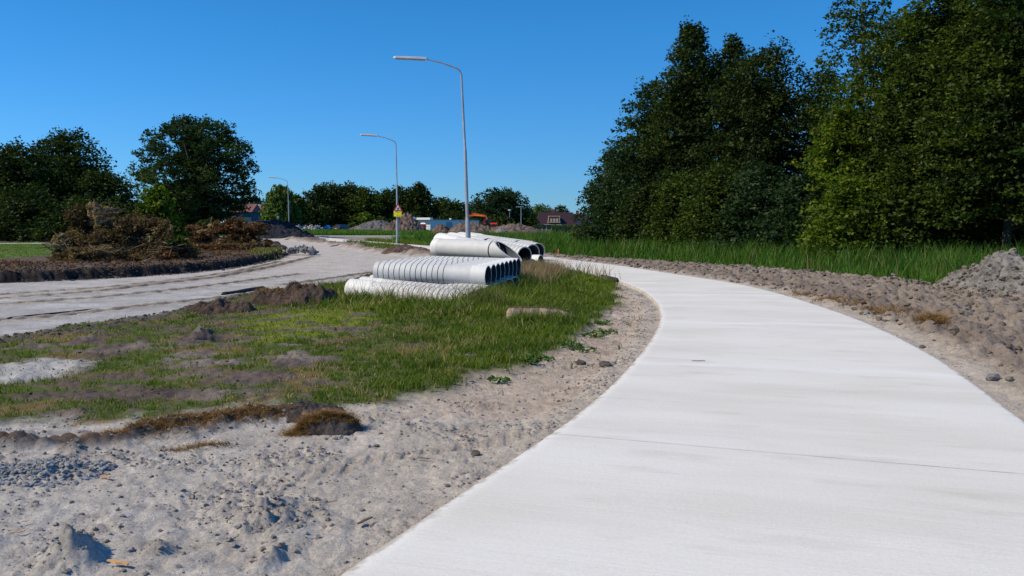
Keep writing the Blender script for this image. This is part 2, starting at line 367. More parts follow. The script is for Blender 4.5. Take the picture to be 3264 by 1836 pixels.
def terrain(x, y, colour=True):
    shp = x.shape; x = x.ravel().astype(float); y = y.ravel().astype(float)
    r = np.hypot(x, y); near = r < 170
    z = np.full(x.shape, -.05); col = np.tile(np.array([.075, .105, .035]), (len(x), 1))
    z += np.where(r > 200, -.3, 0)
    xn, yn = x[near], y[near]; rr = r[near]
    zn = np.full(xn.shape, -.045); cn = np.tile(np.array([.40, .372, .335]), (len(xn), 1))
    wob = fbm(xn, yn, 1.1, 4, 1); wob2 = fbm(xn, yn, .35, 3, 2); wx, wy = xn+wob*.45+wob2*.12, yn+wob2*.35+fbm(xn, yn, 1.4, 3, 5)*.5
    def put(mask, c): 
        m = mask[:, None]; cn[:] = cn*(1-m) + np.array(c)*m
    dp = sdf(PATH_POLY, xn, yn); dr = sdf(ROAD_POLY, wx, wy); dg = sdf(GRASS_POLY, wx, wy); dre = sdf(REED_POLY, wx, wy)
    big = fbm(xn, yn, 2.3, 4, 3); mid = fbm(xn, yn, .5, 4, 4); fine = fbm(xn, yn, .12, 3, 6)
    # foreground sand
    lm = lumps(xn, yn, .11, 1) + .6*lumps(xn, yn, .05, 2); patch = sst(-.1, .35, fbm(xn, yn, .9, 4, 8))
    zs = .03*mid + .014*fine + .024*lm*(patch*.9+.12) + .03*lumps(xn*1.3, yn, .28, 5)*sst(.1, .5, fbm(xn, yn, 1.5, 3, 12))
    zn += zs
    put(sst(-.1, .4, big)*.6, (.445, .43, .405)); put(sst(.1, .5, mid)*.45, (.29, .265, .235)); put(sst(.2, -.3, xn*0+big)*0, (.3, .3, .3))
    warm = sst(-2.6, .6, xn+.12*(yn-6))*sst(40, 12, yn); put(warm*.7, (.425, .365, .29))
    put(patch*sst(.25, .8, lm)*.6, (.235, .215, .195))
    ua, va = xn*.92+yn*.39, -xn*.39+yn*.92; rut = fbm(ua*.16, va, .16, 3, 71); rutm = sst(-.2, .35, fbm(xn, yn, 1.8, 3, 72))
    zn += -.014*sst(.15, .5, rut)*rutm; put(sst(.12, .5, rut)*rutm*.42, (.215, .195, .175)); put(sst(.1, .5, -rut)*rutm*.3, (.46, .44, .41))
    # far ground
    fr = sst(26, 60, rr); put(fr*.85, (.20, .165, .14))
    # right-hand cloddy band
    rb = sst(.15, .8, dp)*(xn > 1.2)*sst(.3, -.2, -dre)*sst(60, 40, yn)*(xn > np.interp(yn, OUT[:, 1][3:], OUT[:, 0][3:]) - .2)
    rough = (.10*lumps(xn, yn, .42, 7)+.065*lumps(xn, yn, .17, 8)+.03*lumps(xn, yn, .075, 9)+.05*np.abs(big))
    zn += rb*(rough + .07*sst(.5, 1.6, dp)); put(rb*.9, (.185, .148, .118)); put(rb*sst(.0, .5, mid)*.8, (.265, .228, .188)); put(rb*sst(.2, .6, fbm(xn, yn, 1.6, 3, 23))*.6, (.13, .105, .088))
    put(rb*sst(.1, .5, fbm(xn, yn, .7, 3, 22))*sst(2.4, .8, dp)*.7, (.17, .115, .07))
    put(rb*sst(.65, .3, dp)*.8, (.27, .235, .20)); put(rb*sst(.35, .95, dp)*sst(1.9, .9, dp)*.45, (.13, .105, .095))
    # inner soil strip by the bend
    isb = sst(.1, .5, dp)*sst(2.4, .6, dp)*(dg > -.1)*(yn > 7)*(yn < 26)*(xn > -1.5)*(xn < 4.2)*(1-(rb > .3)); put(isb*.75, (.40, .32, .25)); put(isb*sst(.1, .5, mid)*.6, (.25, .18, .135))
    zn -= .04*isb
    # road
    mr = sst(.25, -.15, dr); n_r = fbm(xn, yn*2.5, 2.0, 4, 14)
    zr = -.05 + .012*fine*.6 + .01*mid
    cr = np.tile(np.array([.345, .335, .325]), (len(xn), 1)); a = sst(-.1, .4, n_r)[:, None]; cr = cr*(1-a)+np.array([.42, .415, .405])*a
    a = sst(18, 34, yn)[:, None]*.7; cr = cr*(1-a)+np.array([.44, .40, .355])*a
    for i, t in enumerate(TRACKS):
        if i == 4: continue
        dt = seg_dist(t, xn+wob*.10, yn+wob2*.10); b = sst(.55, .05, dt); tread = (np.sin((xn*1.0+yn*.25)*2*PI/.34) > 0)*b*sst(.32, .2, dt)
        zr = zr + .045*b - .075*sst(.22, .06, dt) + .018*tread; a = (b*.7)[:, None]; cr = cr*(1-a)+np.array([.36, .285, .185])*a
        a = (sst(.26, .09, dt)*sst(-.9, -.3, mid)*.85)[:, None]; cr = cr*(1-a)+np.array([.12, .10, .095])*a
    a = (sst(-.5, -.05, dr)*.55*sst(-.3, .4, mid))[:, None]; cr = cr*(1-a)+np.array([.15, .12, .10])*a
    zn = zn*(1-mr)+zr*mr; cn = cn*(1-mr[:, None])+cr*mr[:, None]
    ry = fbm(xn*.35+yn*.1, yn*1.6, .5, 4, 55); m_ = (dr < -.2)*sst(.12, .42, ry)*sst(-.2, .3, big); zn -= .03*m_; put(m_*.6, (.20, .185, .18))
    dt = seg_dist(TRACKS[4], wx, wy); b = sst(.2, .03, dt); zn += -.012*b+.02*b*(np.sin(xn*2*PI/.12) > 0)*.6; put(b*.3, (.27, .22, .18))
    # left bank beyond the road
    lb = (xn < -6.5)*sst(.05, .3, dr)*sst(20, 23, yn)*sst(95, 60, yn)*(xn < -8.5-(yn-38)*.3); zn += lb*(.27+.05*mid+.06*lumps(xn, yn, .4, 15)); put(lb*.95, (.085, .063, .05)); lbz = (xn < -8.5-(yn-38)*.3)*sst(20, 21, yn)*sst(-.10, .0, dr)*sst(.8, .35, dr); put(lbz, (.022, .017, .016))  # bank face: dark peat, with its shade deepened in the colour
    put(lb*sst(0, .5, mid)*.5, (.15, .115, .085))
    law = sst(.3, -.3, sdf(LAWN_POLY, wx, wy))*(lb > .2); put(law, (.075, .125, .025)); put(law*sst(.1, .5, big)*.5, (.14, .15, .04))
    # road right edge clods
    re = sst(1.3, .2, seg_dist(ROAD_EDGE, wx, wy)); zn += re*(.12+.22*lumps(xn, yn, .8, 11)+.1*lumps(xn, yn, .3, 12)); put(re*.85, (.15, .11, .085))
    # meadow
    mg = sst(.2, -.15, dg); zg = -.02+.05*big+.025*mid+.02*lumps(xn, yn, .2, 20)*sst(0, .4, mid); bare = np.zeros(xn.shape)
    nb = fbm(xn, yn*1.6, .6, 4, 30)
    for e in E_BARE: bare = np.maximum(bare, sst(1.15, .75, inell(e, xn, yn, 1.0, nb, .45)))
    left = sst(1.5, -4.5, xn); bare = np.maximum(bare, sst(.28-.27*left, .46-.27*left, nb)*.9*sst(-.0, -2.5, xn))
    cg = np.tile(np.array([.085, .100, .032]), (len(xn), 1))
    nr_ = sst(-.05, .35, fbm(xn, yn, .8, 3, 31))*sst(1.0, -3.0, xn); 
    for e in E_RUST: nr_ = np.maximum(nr_, sst(1.2, .6, inell(e, xn, yn, 1, nb, .5)))
    cg = cg*(1-.7*nr_[:, None])+np.array([.17, .10, .045])*.7*nr_[:, None]
    for e in E_LIME:
        a = sst(1.2, .7, inell(e, xn, yn, 1, nb, .5))[:, None]; cg = cg*(1-a)+np.array([.15, .18, .015])*a
    bc = np.array([.105, .078, .066])[None, :]*(1-sst(.0, .4, mid)[:, None]*.4)+np.array([.27, .245, .22])[None, :]*sst(-.2, .6, big)[:, None]*.45
    ep = sst(1.2, .7, inell(E_BARE[0], xn, yn, 1, nb, .4))[:, None]; bc = bc*(1-ep)+np.array([.36, .35, .33])*ep
    cg = cg*(1-bare[:, None])+bc*bare[:, None]; zg = zg + bare*.03*lumps(xn, yn, .15, 21)
    zn = zn*(1-mg)+zg*mg; cn = cn*(1-mg[:, None])+cg*mg[:, None]
    # dark crust between road and meadow
    ed = sst(.55, .1, np.abs(dr-.12))*sst(24, 20, yn)*sst(8, 10, yn)*(xn < -1)*(dg < .8); zn += ed*(.05*lumps(xn, yn, .22, 17)); put(ed*.8, (.10, .082, .075))
    # peat ridge in front
    dd = seg_dist(RIDGE, wx, wy); rg = sst(.36, .1, dd+mid*.12); zn += rg*(.05+.05*lumps(xn, yn, .13, 18)); put(rg*.95, (.062, .046, .040)); hay = rg*sst(.0, .3, fbm(xn, yn, .4, 3, 41)); put(hay*.6, (.15, .09, .045))
    for e, h, sd in MOUNDS:
        q = inell(e, xn, yn, 1.0, mid, .35); m = sst(1.1, .1, q); zn += m*(h*.75*(.55+.7*lumps(xn, yn, .16, sd)+.35*lumps(xn, yn, .07, sd+5)+.9*fbm(xn, yn, .25, 3, sd))+.02*lumps(xn, yn, .05, sd+30)); put(m*.5*(.5+.5*(fine > 0)), (.23, .21, .19))
    # hole beside the peat clod in the meadow
    q = inell(ell(690, 1072, 55, 12), xn, yn, 1, mid, .3); zn -= .16*sst(1.1, .5, q); put(sst(1.2, .7, q)*.8, (.12, .09, .08))
    # reeds ground
    m = sst(.3, -.2, dre); put(m, (.045, .065, .02)); zn = zn*(1-m)+(-.05)*m
    pv = sst(.3, -.3, sdf(PAVED, wx, wy)); put(pv, (.25, .235, .23))
    # under and beside the concrete slab
    bendh = sst(9, 13, yn)*(xn < 6)
    lim = -.018 - .055*bendh*(1-sst(.0, .1, (xn > np.interp(yn, OUT[:, 1][3:], OUT[:, 0][3:]) - .3)*1.0))
    k = sst(.45, .06, dp); zn = zn*(1-k)+np.minimum(zn, lim+.6*(zs))*k; zn = np.where(dp < .02, np.minimum(zn, -.03), zn); zn = np.where(dp < -.1, -.14, zn)
    put(sst(.25, .05, dp)*.4, (.34, .30, .26))
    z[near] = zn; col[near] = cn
    # distant land
    a = sst(120, 165, r[near])[:, None]; col[near] = col[near]*(1-a)+np.array([.06, .085, .03])*a
    return z.reshape(shp), col, None
def hgt(x, y): return float(terrain(np.array([x]), np.array([y]))[0][0])

# ground sheet: rings round the standpoint, fine where the land is near
def build_ground():
    fr = np.radians(np.concatenate([np.linspace(-52, -35, 90)[:-1], np.linspace(-35, 35, 790), np.linspace(35, 52, 90)[1:]])); rest = np.radians(np.linspace(52, 308, 90))[1:-1]
    ang = np.concatenate([fr, rest]); n = len(ang)
    rad = np.concatenate([np.linspace(.4, 3.0, 14)[:-1], np.geomspace(3.0, 45, 640)[:-1], np.geomspace(45, 170, 190)[:-1], np.geomspace(170, 7000, 26)])
    A, R = np.meshgrid(ang, rad); x = R*np.sin(A); y = R*np.cos(A)
    z, col, _ = terrain(x, y)
    V = np.column_stack([x.ravel(), y.ravel(), z.ravel()]); m = len(rad)
    V = np.vstack([V, [[0, 0, -.05]]]); col = np.vstack([col, [[.3, .28, .25]]])
    i, j = np.meshgrid(np.arange(m-1), np.arange(n), indexing='ij'); j2 = (j+1) % n
    F = np.stack([i*n+j, i*n+j2, (i+1)*n+j2, (i+1)*n+j], -1).reshape(-1, 4)[:, ::-1]
    cen = V[F].mean(1); isr = (sdf(ROAD_POLY, cen[:, 0], cen[:, 1]) < 0.0) & (np.hypot(cen[:, 0], cen[:, 1]) < 150)
    jj = np.arange(n); T = np.stack([np.full(n, m*n), (jj+1) % n, jj], -1)[:, ::-1]
    def sub(Fq, Tq, name):
        used = np.unique(np.concatenate([Fq.ravel(), Tq.ravel()])); mp = np.full(len(V), -1); mp[used] = np.arange(len(used))
        me = mesh_np(name, V[used], [mp[Fq], mp[Tq]] if len(Tq) else [mp[Fq]], M['ground'], True, col=col[used])
        return tag(link(name, me), kind='structure')
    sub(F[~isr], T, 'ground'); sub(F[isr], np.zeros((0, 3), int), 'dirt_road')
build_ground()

# ------------------------------------------------------------------ concrete path
def path_mat():
    m, nt, n, l, p = newmat('brushed_concrete')
    uv = N(n, 'ShaderNodeUVMap', uv_map='uv'); at = N(n, 'ShaderNodeAttribute', attribute_name='band')
    def mp(s): 
        k = N(n, 'ShaderNodeMapping'); k.inputs['Scale'].default_value = s; l.new(uv.outputs[0], k.inputs[0]); return k.outputs[0]
    big = noise_n(n, l, 1.0, 4, .55, mp((.35, .95, 1))); brush = noise_n(n, l, 1.0, 3, .6, mp((.7, 55, 1)))
    med = noise_n(n, l, 1.0, 5, .65, mp((1.1, 3.2, 1))); gr = noise_n(n, l, 160.0, 3, .7); spots = noise_n(n, l, 11.0, 2, .5)
    c = mixc(n, l, ramp(n, l, big, .34, .60), (.60, .572, .515), (.675, .65, .60))
    c = mixc(n, l, ramp(n, l, med, .54, .84), c, (.52, .47, .41))
    c = mixc(n, l, ramp(n, l, at.outputs['Fac'], 0, 1), c, (.74, .725, .70))
    c = mixc(n, l, 1.0, c, mixc(n, l, ramp(n, l, brush, .35, .65), (.965, .965, .965), (1.025, 1.025, 1.025)), 'MULTIPLY')
    c = mixc(n, l, 1.0, c, mixc(n, l, ramp(n, l, gr, .32, .6), (.88, .88, .88), (1.04, 1.04, 1.04)), 'MULTIPLY')
    c = mixc(n, l, ramp(n, l, spots, .775, .80), c, (.36, .34, .31))
    fg = noise_n(n, l, 42.0, 4, .75); c = mixc(n, l, 1.0, c, mixc(n, l, ramp(n, l, fg, .3, .68), (.925, .92, .91), (1.035, 1.035, 1.035)), 'MULTIPLY')
    sx = n.new('ShaderNodeSeparateXYZ'); l.new(uv.outputs[0], sx.inputs[0]); e1 = ramp(n, l, sx.outputs[0], .22, .0); e2 = ramp(n, l, sx.outputs[0], 2.82, 3.0)
    mx_ = n.new('ShaderNodeMath'); mx_.operation = 'MAXIMUM'; l.new(e1, mx_.inputs[0]); l.new(e2, mx_.inputs[1]); en = noise_n(n, l, 7.0, 6, .7)
    ad = n.new('ShaderNodeMath'); ad.operation = 'ADD'; l.new(mx_.outputs[0], ad.inputs[0]); l.new(en, ad.inputs[1]); c = mixc(n, l, ramp(n, l, ad.outputs[0], 1.34, 1.5), c, (.44, .39, .33))
    ln = noise_n(n, l, 1.0, 5, .75, mp((9, .8, 1))); c = mixc(n, l, ramp(n, l, ln, .66, .82, 0, .5), c, (.50, .47, .43))
    l.new(c, p.inputs['Base Color']); p.inputs['Roughness'].default_value = .85; p.inputs['Specular IOR Level'].default_value = .2
    b = N(n, 'ShaderNodeBump', Strength=.35, Distance=.003); l.new(brush, b.inputs['Height'])
    b2 = N(n, 'ShaderNodeBump', Strength=.3, Distance=.002); l.new(gr, b2.inputs['Height']); l.new(b.outputs[0], b2.inputs['Normal'])
    l.new(b2.outputs[0], p.inputs['Normal']); return m
def resamp(L, n):
    s = np.concatenate([[0], np.cumsum(np.linalg.norm(np.diff(L, axis=0), axis=1))]); t = np.linspace(0, s[-1], n)
    return np.column_stack([np.interp(t, s, L[:, 0]), np.interp(t, s, L[:, 1])])
JOINTS = [((1375, 1400), (2640, 1180)), ]
def build_path():
    # match inner and outer edges station by station
    def near_st(L, P):
        return L[np.argmin(np.linalg.norm(L-P, axis=1))]
    Of = resamp(OUT, 4000); If = resamp(INN, 4000); mid = []
    for k in range(0, 4000, 8): mid.append((Of[k]+near_st(If, Of[k]))/2)
    mid = smooth_line(resamp(np.array(mid), 130), 6); mid = resamp(mid, 2600)
    T = np.gradient(mid, axis=0); T /= np.linalg.norm(T, axis=1)[:, None]; Nn = np.column_stack([-T[:, 1], T[:, 0]])
    k = np.ones(61)/61; pad = np.pad(Nn, ((30, 30), (0, 0)), mode='edge'); Nn = np.column_stack([np.convolve(pad[:, i], k, 'valid') for i in (0, 1)]); Nn /= np.linalg.norm(Nn, axis=1)[:, None]
    def hit(L, c, nn, sgn):                 # distance along normal to the edge line
        d = L-c; t = d@nn; s = np.abs(d@np.array([nn[1], -nn[0]])); ok = (t*sgn > .5) & (t*sgn < 4.5)
        s = np.where(ok, s, 1e9); return t[np.argmin(s)]
    wl_ = np.array([hit(If, mid[i], Nn[i], 1) for i in range(len(mid))]); wr = np.array([hit(Of, mid[i], Nn[i], -1) for i in range(len(mid))])
    def sm(a): return np.convolve(np.pad(a, 20, mode='edge'), np.ones(41)/41, 'valid')
    wl_, wr = sm(wl_), sm(wr)
    s = np.concatenate([[0], np.cumsum(np.linalg.norm(np.diff(mid, axis=0), axis=1))])
    U = np.array([0, .012, .03] + list(np.linspace(.06, .94, 23)) + [.97, .988, 1.0]); nu = len(U); ns = len(mid)
    a = mid+Nn*wl_[:, None]; b = mid+Nn*wr[:, None]
    # joints measured on the photograph: pixel of each pale band where it meets the left edge
    jy = []
    for px in [(1780, 1385), (2052, 1160), (2106, 1030), (2078, 942), (2010, 903)]:
        g = np.array(G(*px)[:2]); jy.append(s[np.argmin(np.linalg.norm(a-g, axis=1))])
    jy += [jy[0]-4.2, jy[0]-8.4] + [jy[-1]+5.2*q for q in range(1, 9)]
    band = np.zeros(ns); 
    V = []; UV = []; Bd = []
    P = a[:, None, :]*(1-U[None, :, None]) + b[:, None, :]*U[None, :, None]
    zt = np.zeros(nu); zt[0] = -.008; zt[-1] = -.008; zt[1] = -.001; zt[-2] = -.001
    wobz = fbm(P[..., 0].ravel(), P[..., 1].ravel(), 2.5, 2, 50).reshape(ns, nu)*.006
    top = np.dstack([P, zt[None, :]+wobz])
    sk = s[:, None]+fbm(P[..., 0].ravel(), P[..., 1].ravel(), 1.2, 3, 51).reshape(ns, nu)*.35
    for i, j in enumerate(jy):
        w = .28 if i != 0 else .12
        band_ = sst(w, 0, np.abs(sk-(j+.18)))*(.75 if i else .3)*(.45+.55*sst(-.4, .5, fbm(P[..., 0].ravel(), P[..., 1].ravel(), .9, 3, 60+i).reshape(ns, nu)))
        Bd = band_ if isinstance(Bd, list) else np.maximum(Bd, band_)
    Bd = np.maximum(Bd, (sst(.035, .0, np.minimum(U, 1-U))*.5)[None, :]+0*Bd)
    botL = np.column_stack([a, np.full(ns, -.22)]); botR = np.column_stack([b, np.full(ns, -.22)])
    allv = np.concatenate([botL[:, None, :], top, botR[:, None, :]], 1); w = nu+2
    V = allv.reshape(-1, 3); i, j = np.meshgrid(np.arange(ns-1), np.arange(w-1), indexing='ij')
    Fq = np.stack([i*w+j, i*w+j+1, (i+1)*w+j+1, (i+1)*w+j], -1).reshape(-1, 4)
    me = mesh_np('concrete_path', V, [Fq], path_mat(), True)
    bd = np.concatenate([Bd[:, :1], Bd, Bd[:, -1:]], 1).ravel()
    at = me.attributes.new('band', 'FLOAT', 'POINT'); at.data.foreach_set('value', bd.astype(np.float32))
    u = np.concatenate([[0], U, [1]])*3.0; uvv = np.dstack([np.tile(u, (ns, 1)), np.tile(s[:, None], (1, w))]).reshape(-1, 2)
    uvl = me.uv_layers.new(name='uv'); li = np.empty(len(me.loops), np.int32); me.loops.foreach_get('vertex_index', li)
    uvl.data.foreach_set('uv', uvv[li].astype(np.float32).ravel()); me.set_sharp_from_angle(angle=math.radians(40))
    o = tag(link('concrete_path', me), kind='structure')
    # the sawn joints: narrow dark strips laid 3 mm above the slab
    mb = MB()
    for q, j in enumerate(jy):
        if q not in (0, 5): continue
        k = int(np.argmin(np.abs(s-j))); A_, B_ = a[k], b[k]; d = (B_-A_)/np.linalg.norm(B_-A_); nn = np.array([-d[1], d[0]])*.0035
        for t in range(24):
            p0 = A_+(B_-A_)*(.01+t*.98/24); p1 = A_+(B_-A_)*(.01+(t+1)*.98/24); z0, z1 = [float(np.interp(tt, U, top[k, :, 2]))+.004 for tt in (.01+t*.98/24, .01+(t+1)*.98/24)]
            wv = nn*(.6+.5*rnd.random())
            mb.add([(*(p0-wv), z0), (*(p1-wv), z1), (*(p1+wv), z1), (*(p0+wv), z0)], [(0, 1, 2, 3)])
    mb.build('saw_joints', plain('sawn_joint', (.56, .53, .485), .9, .1, 3), o)
build_path()
def strip(name, pts, w, z, mat):
    L = smooth_line([np.array(p) for p in pts], 6); A_ = offset_left(L, w/2); B_ = offset_left(L, -w/2); mb = MB(); n = len(L)
    vs = [(*p, z) for p in A_]+[(*p, z) for p in B_]+[(*p, z-.15) for p in A_]+[(*p, z-.15) for p in B_]
    fs = [(i, i+1, n+i+1, n+i) for i in range(n-1)]+[(2*n+i, 2*n+i+1, i+1, i) for i in range(n-1)]+[(n+i, n+i+1, 3*n+i+1, 3*n+i) for i in range(n-1)]
    mb.add(vs, fs); return tag(mb.build(name, mat), kind='structure')
M['conc2'] = plain('far_concrete', (.60, .59, .57), .9, .08, 1.2)
strip('cycle_path', [G(935, 752)[:2], G(1040, 752.6)[:2], G(1240, 752.6)[:2], G(1480, 752)[:2], G(1750, 752)[:2], (22, 116)], 3.6, .035, M['conc2'])
strip('footpath', [G(-300, 780, .28)[:2], G(0, 777, .28)[:2], G(140, 776, .28)[:2]], 1.6, .30, M['conc2'])

# ------------------------------------------------------------------ vegetation helpers
def unit(a): return a/np.maximum(np.linalg.norm(a, axis=-1, keepdims=True), 1e-9)
def leaf_quads(P, size, rg, elong=1.5, droop=0.0):
    n = len(P); a = rg.normal(size=(n, 3)); a[:, 2] = a[:, 2]*.55-droop; a = unit(a)
    up = rg.normal(size=(n, 3)); up[:, 2] += 1.1; b = unit(np.cross(a, up)); s = size*(.6+.8*rg.random(n))[:, None]
    nrm = np.cross(a, b)
    V = np.stack([P-a*s*elong/2, P-b*s*.5+nrm*s*.12, P+a*s*elong/2, P+b*s*.5+nrm*s*.12], 1).reshape(-1, 3)
    return V, np.arange(4*n).reshape(n, 4)
def crown_mesh(name, clumps, nleaf, size, mat, rg, droop=0.0, elong=1.5):
    """clumps: (x,y,z,r,rz,tint). Leaves gather in sprays inside and round each clump."""
    cl = np.array(clumps); w = cl[:, 3]**2*cl[:, 4]/cl[:, 3]; w = w/w.sum(); k = rg.choice(len(cl), nleaf, p=w)
    sprays = 24; sid = rg.integers(0, sprays, nleaf); sd = unit(rg.normal(size=(len(cl), sprays, 3)))*(.25+.85*rg.random((len(cl), sprays, 1))**.5)
    off = sd[k, sid]+rg.normal(size=(nleaf, 3))*.17
    off[:, 2] = np.where(off[:, 2] < 0, off[:, 2]*.45, off[:, 2])
    P = cl[k, :3]+off*np.column_stack([cl[k, 3], cl[k, 3], cl[k, 4]])
    if droop: P[:, 2] -= droop*rg.random(nleaf)*cl[k, 4]*1.2
    V, F = leaf_quads(P, size, rg, elong, droop*1.5)
    st = rg.random((len(cl), sprays)); t = np.clip(cl[k, 5]**1.4*.75+st[k, sid]*.32+rg.random(nleaf)*.14-.08, 0, .84)  # strong clump tint: lit sprays and dark gaps put in the leaf colour
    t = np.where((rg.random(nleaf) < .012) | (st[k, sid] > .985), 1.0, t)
    return mesh_np(name, V, [F], mat, False, tint=np.repeat(t, 4))
PROF = {'round': lambda t: math.sqrt(max(0, 1-(2*t-1)**2))**.8, 'cone': lambda t: (1-t)**.75*min(1, .45+3*t), 'column': lambda t: min(1, .6+2*t)*(1-t**4)**.5*.9,
        'dome': lambda t: math.sqrt(max(0, 1-t**2.2)), 'vase': lambda t: min(1, .35+1.1*t)*(1-t**5)**.5, 'spire': lambda t: (.25+.85*(1-t)**.62)*min(1, .6+3*t)*(1-t**8)}
def tree(name, label, cat, px, base_y, top_y, half_w, Y, prof='round', mat='leaf_dark', leaf=.16, dens=1.0, base_frac=.12, group=None, seed=1, trunk=.02, gaps=0.0, droop=0.0, bark='trunk', z0=None, ncl=None, depthr=1.0, elong=1.5, ragged=.22, cs=.27, flat=.62):
    """px, top_y and half_w are measured on the photograph at depth Y."""
    rg = np.random.default_rng(seed); g = D(px, top_y, Y); h = g.z-(0 if z0 is None else z0); R = half_w*Y/F_PX; zb = 0 if z0 is None else z0
    root = thing(name, label, cat, (g.x, Y, zb), 0, group)
    cb = h*base_frac; ch = h-cb; f = PROF[prof]; cl = []; area = 2*PI*R*ch; rc = max(.25, min(R, ch)*cs)
    n = ncl or int(min(230, max(14, area/(rc*rc)*1.15)))
    for i in range(n):
        t = (i+rg.random())/n; e = f(t)*R; ang = i*2.39996+rg.random()*.9; inn = rg.random()
        rr = e*(1-.28*inn**2) if inn < .82 else e*rg.random()*.7
        rr *= 1+.12*rg.normal(); q = rc*(.65+.6*rg.random())*(1-.35*t)
        rr = max(0, rr-q*.25)
        cl.append((math.cos(ang)*rr, math.sin(ang)*rr*depthr, cb+t*ch-q*.5*t+rg.normal()*rc*.15, q*1.1, q*(flat+.25*rg.random()), rg.random()))
    for i in range(int(n*ragged)):                # ragged shoots past the outline
        t = .25+.75*rg.random(); e = f(min(t, .97))*R; ang = rg.random()*2*PI; q = rc*(.28+.22*rg.random())
        cl.append((math.cos(ang)*(e+q*.2), math.sin(ang)*(e+q*.2)*depthr, min(h-q*.3, cb+t*ch+q*.4), q, q*1.3, rg.random()))
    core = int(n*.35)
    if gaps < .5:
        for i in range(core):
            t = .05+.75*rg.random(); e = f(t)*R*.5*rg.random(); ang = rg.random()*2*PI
            cl.append((math.cos(ang)*e, math.sin(ang)*e*depthr, cb+t*ch, rc*1.1, rc*1.1, 0.0))  # core leaves take the darkest tint, painting the crown's inner shade
    nl = int(dens*area*4.6/(leaf*leaf))
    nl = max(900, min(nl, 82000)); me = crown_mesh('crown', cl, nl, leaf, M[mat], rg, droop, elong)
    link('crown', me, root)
    mb = MB(); tr = max(.06, h*trunk); lean = rg.normal()*.02*h
    tp = [(0, 0, -.15), (0, 0, h*.08), (lean*.3, 0, h*.3), (lean*.7, lean*.3, h*.55), (lean, lean*.4, h*.86)]
    mb.tube(tp, [tr*1.35, tr, tr*.8, tr*.5, tr*.12], 8)
    for i in range(min(22, n)):
        c = cl[int(i*n/min(22, n))]; s0 = max(.12, min(.75, (c[2]/h)*.62))*h; sx = np.interp(s0, [p[2] for p in tp], [p[0] for p in tp]); sy = np.interp(s0, [p[2] for p in tp], [p[1] for p in tp])
        mb.tube([(sx, sy, s0), (sx+(c[0]-sx)*.45, sy+(c[1]-sy)*.45, s0+(c[2]-s0)*.35), (c[0], c[1], c[2])], [tr*.42*(1-s0/h*.6), tr*.24, tr*.06], 5)
    mb.build('trunk', M[bark], root, smooth=True)
    return root

# ------------------------------------------------------------------ right-hand grove
GR = 'trees of the dark grove on the right'
T = [
 ('oak_tree', 'tall broken-topped dark oak with the highest tip of the left half of the grove', 2205, 80, 138, 52, 'spire', 'leaf_dark', .17, 21, .03, 1.0),
 ('oak_tree', 'slim dark oak with a narrow double tip right of the highest tip', 2335, 112, 105, 53, 'spire', 'leaf_dark', .17, 22, .04, .85),
 ('oak_tree', 'broad dark oak with a ragged rounded top before the gap of sky', 2440, 152, 165, 47, 'dome', 'leaf_dark', .16, 23, .03, 1.0),
 ('oak_tree', 'lower dark tree filling the foot of the sky gap in the grove', 2625, 235, 125, 46, 'dome', 'leaf_blue', .16, 24, .03, .9),
 ('oak_tree', 'blue-green rounded tree on the left shoulder of the grove', 2085, 262, 120, 55, 'dome', 'leaf_blue', .18, 25, .03, 1.0),
 ('birch_tree', 'low pale-barked tree sloping down at the left end of the grove', 1990, 440, 95, 58, 'dome', 'leaf_blue', .18, 26, .03, .9),
 ('shrub_tree', 'small ragged tree that ends the grove beside the dark red roof', 1915, 555, 62, 60, 'dome', 'leaf_dark', .18, 27, .03, .9),
 ('poplar_tree', 'tall sparse tree with sky showing through its branches beside the sky gap', 2745, -60, 115, 41, 'column', 'leaf_mid', .15, 28, .03, .42),
 ('maple_tree', 'yellow-green maple with layered sprays left of the nearest dark trees', 2900, 40, 180, 35, 'dome', 'leaf_mid', .14, 29, .03, 1.0),
 ('maple_tree', 'high dense maple cut off by the top edge, second from the right', 3070, -150, 190, 33, 'dome', 'leaf_mid', .14, 30, .03, 1.0),
 ('maple_tree', 'nearest dark maple with yellow flecks at the right edge of the photo', 3250, -190, 200, 30, 'dome', 'leaf_mid', .135, 31, .03, 1.0),
 ('maple_tree', 'dark maple deep behind the nearest ones, glimpsed between their crowns', 3140, 60, 220, 38, 'dome', 'leaf_dark', .17, 32, .03, .8),
]
for nm, lb, px, ty, hw, Y, pf, mt, lf, sd, tk, dn in T:
    tree(nm, lb, 'tree', px, 0, ty, hw*1.28, Y, pf, mt, lf*.70, dn*.60, .13 if px > 2950 else .05, GR, sd, .014, gaps=.9 if dn < .5 else 0)
